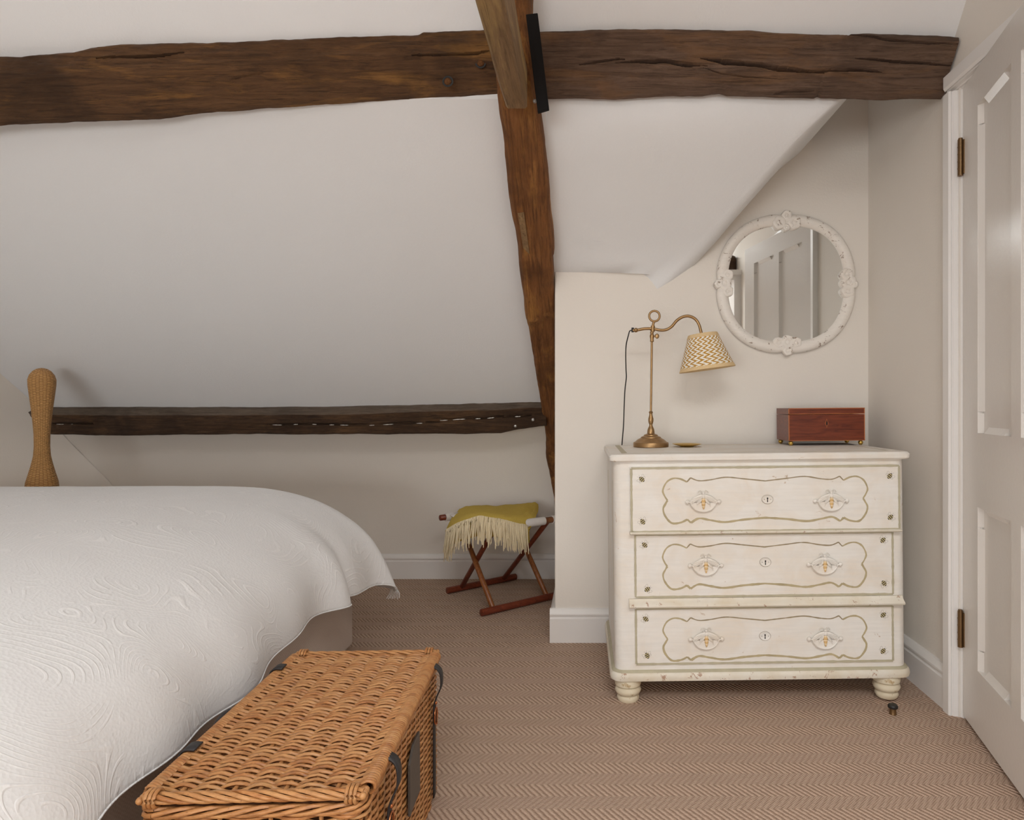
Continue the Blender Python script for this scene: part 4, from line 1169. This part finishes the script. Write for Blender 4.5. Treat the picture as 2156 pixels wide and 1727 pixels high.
# turned hem along the edge
hm = [c[-1] for c in cols]
b2 = MB(); b2.tube([p + Vector((0, 0, 0.002)) for p in hm], 0.0018, 6, cap=True)
sp = b.build('bedspread', M['bedspread'], None, smooth=75)
tag(sp, 'white swirl-patterned matelasse bedspread draped over the bed', 'bedspread')
ms = sp.modifiers.new('Weld', 'WELD'); ms.merge_threshold = 0.0015
solid(sp, 0.006, -1)
b2.build('hem', M['bedspread'], sp, smooth=75)
b = MB(); tp = P(829, 1247, 2.485)
for k in range(8):
    dx = (k - 3.5) * 0.0035
    b.tube(catmull([tp + Vector((dx, 0, 0.012)), tp + Vector((dx * 1.5 + .004, -0.002, -0.004)), tp + Vector((dx * 2 - 0.003, 0, -0.022 - 0.006 * random.random()))], 3), 0.0014, 5)
tt = b.build('tassel', M['bedspread'], sp, smooth=60); tt['label'] = 'small loose tuft of white threads'

# ================================================================== WICKER HAMPER
HZ = 0.340; HWD, HLN = 0.344, 0.588
ham = empty('wicker_hamper', (-0.517, 0.982, 0.0), (0, 0, math.radians(2.24)))
tag(ham, 'honey-brown wicker hamper with black leather straps at the bed foot', 'hamper')
hx0, hx1, hy0, hy1 = -HWD / 2, HWD / 2, 0.0, HLN
def rnd(a=1.0): return random.uniform(-a, a)
# lid: rods running across, woven over long stakes
b = MB()
NST = 9
sts = [lerp(hx0 + 0.012, hx1 - 0.012, k / (NST - 1)) for k in range(NST)]
zl = HZ - 0.010
for sx in sts: b.tube([(sx, hy0 + 0.008, zl - 0.001), (sx, hy1 - 0.008, zl - 0.001)], 0.0036, 8)
NRW = 88; dyr = (HLN - 0.05) / NRW
for k in range(NRW):
    y = hy0 + 0.026 + (k + 0.5) * dyr; ph = k % 2
    pts = []
    n = (NST - 1) * 6
    amp = 0.0052; wob = rnd(0.0012)
    for i in range(n + 1):
        f = i / n * (NST - 1)
        x = sts[0] + (sts[-1] - sts[0]) * i / n
        z = zl + amp * math.cos(PI * (f + ph)) + 0.0006 * rnd()
        yy = y + 0.0016 * math.sin(f * 1.9 + k) + wob
        pts.append((x, yy, z))
    r = 0.0029 * random.uniform(0.85, 1.15)
    b.tube(pts, r, 6)
# wrapped ends along the long sides
for sx in (hx0, hx1):
    for k in range(NRW):
        y = hy0 + 0.026 + (k + 0.5) * dyr
        s_ = 1 if sx > 0 else -1
        pts = [(sx - s_ * 0.016, y - 0.002, zl + 0.004), (sx - s_ * 0.006, y, zl + 0.0085), (sx + s_ * 0.004, y + 0.002, zl + 0.004), (sx + s_ * 0.0055, y + 0.003, zl - 0.006), (sx - s_ * 0.002, y + 0.004, zl - 0.013)]
        b.tube(catmull(pts, 2), 0.0030, 6)
# twisted end borders and corner bindings
for yy, sg in ((hy0 + 0.010, -1), (hy1 - 0.010, 1)):
    for q in range(5):
        pts = []
        for k in range(41):
            t = k / 40; a = 2 * PI * (t * 2.3 + q / 5)
            pts.append((lerp(hx0 + 0.004, hx1 - 0.004, t), yy + math.cos(a) * 0.007, zl + math.sin(a) * 0.006))
        b.tube(pts, 0.0034, 6)
    for sx in (hx0 + 0.020, hx1 - 0.022):
        for q in range(3):
            cx = sx + (q - 1) * 0.0065
            pts = [(cx + 0.3 * 0.0, yy + math.cos(a) * 0.0135, zl + math.sin(a) * 0.012) for a in [2 * PI * k / 14 for k in range(15)]]
            b.tube(pts, 0.0029, 6, cap=False)
    for sx in (hx0 + 0.004, hx1 - 0.004):
        for q in range(3): b.ball((sx, yy + (q - 1) * 0.008, zl + 0.001), 0.0058, 10)
b.build('lid', M['willow'], ham, smooth=60)
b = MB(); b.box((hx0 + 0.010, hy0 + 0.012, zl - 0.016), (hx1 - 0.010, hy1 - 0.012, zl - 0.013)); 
b.build('lid_shadow_core', M['willowdark'], ham)  # dark sheet under the lid, standing for shade in the gaps
# basket sides
b = MB()
bx0, bx1, by0, by1 = hx0 + 0.006, hx1 - 0.008, hy0 + 0.008, hy1 - 0.008; RC = 0.018
per = []
def perim(s, tot):
    """point and outward normal at length s around the rounded rectangle"""
    segs = [(bx1 - bx0 - 2*RC, 'b'), (RC * PI/2, 'c'), (by1 - by0 - 2*RC, 'r'), (RC * PI/2, 'c'), (bx1 - bx0 - 2*RC, 't'), (RC * PI/2, 'c'), (by1 - by0 - 2*RC, 'l'), (RC * PI/2, 'c')]
    s = s % tot; ci = 0
    for L_, kd in segs:
        if s <= L_ + 1e-9:
            if kd == 'b': return Vector((bx0 + RC + s, by0, 0)), Vector((0, -1, 0))
            if kd == 'r': return Vector((bx1, by0 + RC + s, 0)), Vector((1, 0, 0))
            if kd == 't': return Vector((bx1 - RC - s, by1, 0)), Vector((0, 1, 0))
            if kd == 'l': return Vector((bx0, by1 - RC - s, 0)), Vector((-1, 0, 0))
            a = -PI/2 + (PI/2) * ci + (s / RC)
            cc = [(bx1 - RC, by0 + RC), (bx1 - RC, by1 - RC), (bx0 + RC, by1 - RC), (bx0 + RC, by0 + RC)][ci]
            nrm = Vector((math.cos(a), math.sin(a), 0)); return Vector((cc[0], cc[1], 0)) + nrm * RC, nrm
        s -= L_
        if kd == 'c': ci += 1
    return Vector((bx0 + RC, by0, 0)), Vector((0, -1, 0))
TOT = 2 * (bx1 - bx0 - 2*RC) + 2 * (by1 - by0 - 2*RC) + 2 * PI * RC
NSK = 46
for k in range(NSK):
    p, nr = perim((k + 0.5) / NSK * TOT, TOT); b.tube([p + Vector((0,0,0.004)), p + Vector((0,0,HZ - 0.024))], 0.0034, 6)
NRG = 46; n = NSK * 5
for j in range(NRG):
    z = 0.006 + j * (HZ - 0.042) / NRG; ph = j % 2
    pts = []
    for i in range(n + 1):
        f = i / n * NSK - 0.5
        p, nr = perim(i / n * TOT, TOT)
        pts.append(p + nr * (0.0052 * math.cos(PI * (f + ph))) + Vector((0, 0, z + 0.0010 * math.sin(f * 0.9 + j))))
    b.tube(pts, 0.0031, 6, cap=False)
for q in range(4):       # twisted rim rods
    pts = []
    for i in range(n + 1):
        a = 2 * PI * (i / n * 11 + q / 4); p, nr = perim(i / n * TOT, TOT)
        pts.append(p + nr * (0.002 + 0.006 * math.cos(a)) + Vector((0, 0, HZ - 0.031 + 0.006 * math.sin(a))))
    b.tube(pts, 0.0035, 6, cap=False)
b.build('basket', M['willow'], ham, smooth=60)
b = MB(); b.box((bx0 + 0.008, by0 + 0.008, 0.003), (bx1 - 0.008, by1 - 0.008, HZ - 0.045)); b.build('basket_shadow_core', M['willowdark'], ham)  # dark box standing for the shade inside the basket
# straps on the outer side
def strap(yc, zend):
    t = empty('strap', (0, 0, 0)); t.parent = ham
    pts = catmull([(hx1 - 0.012, yc, HZ - 0.012), (hx1 + 0.004, yc, HZ - 0.008), (hx1 + 0.020, yc, HZ - 0.022), (hx1 + 0.022, yc, HZ - 0.055), (hx1 + 0.010, yc, HZ - 0.085), (hx1 + 0.006, yc, HZ - 0.12), (hx1 + 0.006, yc, zend)], 7)
    b = MB(); A = [p + Vector((0, -0.0115, 0)) for p in pts]; B = [p + Vector((0, 0.0115, 0)) for p in pts]
    b.grid([A, B]); s_ = b.build('strap_band', M['leather'], t, smooth=70); solid(s_, 0.003, 0)
    q = MB(); zc = HZ - 0.125
    ring = [Vector((hx1 + 0.0095, yc + math.cos(a) * 0.015, zc + math.sin(a) * 0.019)) for a in [2 * PI * k / 20 for k in range(21)]]
    q.tube(ring, 0.0016, 8, cap=False); q.tube([(hx1 + 0.012, yc, zc - 0.019), (hx1 + 0.011, yc, zc + 0.012)], 0.0013, 6); q.ball((hx1 + 0.009, yc, zc + 0.030), 0.004, 10)
    bb = q.build('buckle', M['copper'], t, smooth=60); bb['label'] = 'copper ring buckle'
    t['label'] = 'black leather strap'
strap(0.115, 0.03); strap(0.500, 0.03)
b = MB(); yc = 0.30
poly = [(hx1 + 0.003, yc - 0.043, HZ - 0.205), (hx1 + 0.003, yc - 0.043, HZ - 0.105), (hx1 + 0.003, yc - 0.012, HZ - 0.080), (hx1 + 0.003, yc + 0.04, HZ - 0.080), (hx1 + 0.003, yc + 0.044, HZ - 0.205)]
b.prism(poly, (0.005, 0, 0)); pl_ = b.build('plaque', M['plate'], ham); bevel(pl_, 0.001); pl_['label'] = 'dark rectangular plaque on the basket side'
for yc in (0.135, 0.475):
    b = MB(); pts = catmull([(hx0 + 0.018, yc, HZ + 0.0035), (hx0 + 0.004, yc, HZ + 0.004), (hx0 - 0.006, yc, HZ - 0.002), (hx0 - 0.010, yc, HZ - 0.02), (hx0 - 0.006, yc, HZ - 0.06)], 5)
    b.grid([[p + Vector((0, -0.014, 0)) for p in pts], [p + Vector((0, 0.014, 0)) for p in pts]])
    h_ = b.build('hinge_tab', M['leather'], ham, smooth=70); solid(h_, 0.003, 0)
b = MB(); b.tube(catmull([(hx0 - 0.008, 0.25, HZ - 0.05), (hx0 - 0.024, 0.27, HZ - 0.035), (hx0 - 0.030, 0.31, HZ - 0.028), (hx0 - 0.024, 0.35, HZ - 0.035), (hx0 - 0.008, 0.37, HZ - 0.05)], 6), 0.008, 10)
b.build('carry_handle', M['leather'], ham, smooth=60)

# ================================================================== WICKER POST, DOOR STOP
PD = 2.86; PK = PD / F
post = MB()
pw = [(20, 1660, 180), (45, 1620, 178), (38, 1480, 150)]
pc = (88.5 - VX) * PK
zz = lambda py: CH - (py - VY) * PK
yz = [(775, 2), (777, 9), (782, 16), (790, 21.5), (800, 24.3), (812, 24), (830, 22), (860, 18.6), (890, 15.8), (915, 14), (940, 13.7), (960, 15), (980, 19), (1000, 24), (1015, 28)]
prof_ = [(r * PK, zz(py)) for py, r in yz]
prof_ += [(30 * PK, 0.55), (33 * PK, 0.45), (34 * PK, 0.25), (32 * PK, 0.02), (30 * PK, 0.0)]
prof_ = prof_[::-1]
def sq(th, i): return 0.04 * math.cos(4 * th + 0.9) if i < len(prof_) - 3 else 0.0
dens = []
for a, c in zip(prof_[:-1], prof_[1:]):
    for k in range(4): dens.append((lerp(a[0], c[0], k / 4), lerp(a[1], c[1], k / 4)))
dens.append(prof_[-1])
post.lathe(dens, (0, 0, 0), 48, ripple=lambda th, i: 0.04 * math.cos(4 * th + 0.9) * (1 if i < len(dens) - 8 else 0), vs=[z for r, z in dens])
o = post.build('wicker_post', M['rattan'], None, smooth=70); o.location = (pc, PD, 0)
tag(o, 'honey-coloured woven wicker post with rounded top behind the bed', 'post')

c = P(1885, 1507, 1.93)
st = empty('door_stop', (c.x, 1.945, 0)); tag(st, 'tiny brass doorstop with black cap on the carpet', 'doorstop')
b = MB(); b.lathe([(0.0105, 0), (0.011, 0.001), (0.010, 0.004), (0.0095, 0.018), (0.011, 0.019)], (0,0,0), 20); b.build('stop_body', M['hinge'], st, smooth=40)
b = MB(); b.lathe([(0.012, 0.0185), (0.0145, 0.020), (0.0150, 0.025), (0.012, 0.029), (0.0, 0.030)], (0,0,0), 20); b.build('rubber_cap', M['black'], st, smooth=40)

# what the mirror shows past the door: a stub of beam on a white ledge
b = MB(); b.box((0.985, -0.12, 1.93), (XR, 0.28, 2.075)); o = b.build('beam_end', M['lowbeam']); bevel(o, 0.03, 2)
tag(o, 'dark beam end seen in the mirror, on the wall past the door', 'beam')
b = MB(); b.box((1.0, -0.25, 1.895), (XR, 0.42, 1.93)); b.box((1.02, -0.22, 1.86), (XR, 0.40, 1.895)); b.box((1.06, -0.2, 0), (XR, 0.4, 1.86))
struct(b.build('trim_2', M['trim']), 'white boxed ledge past the door', 'ledge')

# ================================================================== LIGHT AND CAMERA
def area(name, loc, rot, sx, sy, power, col):
    l = bpy.data.lights.new(name, 'AREA'); l.shape = 'RECTANGLE'; l.size = sx; l.size_y = sy; l.energy = power; l.color = col
    o = bpy.data.objects.new(name, l); C.objects.link(o); o.location = loc; o.rotation_euler = rot; return o
area('rear_fill_light', ((WX0 + WX1) / 2, YR - 0.12, (WZ0 + WZ1) / 2), (PI/2, 0, 0), WX1 - WX0, WZ1 - WZ0, 84, (0.98, 0.99, 1.0))  # unseen source, added as broad low fill from behind the viewer
area('overhead_fill_light', ((RX0 + RX1) / 2, (RY0 + RY1) / 2, 2.73), (0, 0, 0), RX1 - RX0, RY1 - RY0, 76, (1.0, 0.992, 0.98))  # unseen source, added to act like flash bounced off the ceiling
area('landing_light', (1.7, 1.2, 2.5), (0, 0, 0), 0.4, 0.4, 6, (1, 0.97, 0.92))
w = bpy.data.worlds.new('World'); bpy.context.scene.world = w; w.use_nodes = True
w.node_tree.nodes['Background'].inputs[0].default_value = (0.85, 0.92, 1.0, 1); w.node_tree.nodes['Background'].inputs[1].default_value = 0.6

cam = bpy.data.cameras.new('Camera'); co = bpy.data.objects.new('Camera', cam); C.objects.link(co)
co.location = (0, 0, CH); co.rotation_euler = (PI / 2, 0, 0)
cam.sensor_fit = 'HORIZONTAL'; cam.sensor_width = 36.0; cam.lens = F / 2156 * 36.0
cam.shift_x = (1078 - VX) / 2156; cam.shift_y = -(863.5 - VY) / 2156
cam.clip_start = 0.05
sc = bpy.context.scene
sc.camera = co
sc.view_settings.view_transform = 'Standard'; sc.view_settings.look = 'None'; sc.view_settings.exposure = 0.06; sc.view_settings.gamma = 1.0
sc.view_settings.use_curve_mapping = False
sc.cycles.max_bounces = 10; sc.cycles.diffuse_bounces = 6; sc.cycles.glossy_bounces = 4
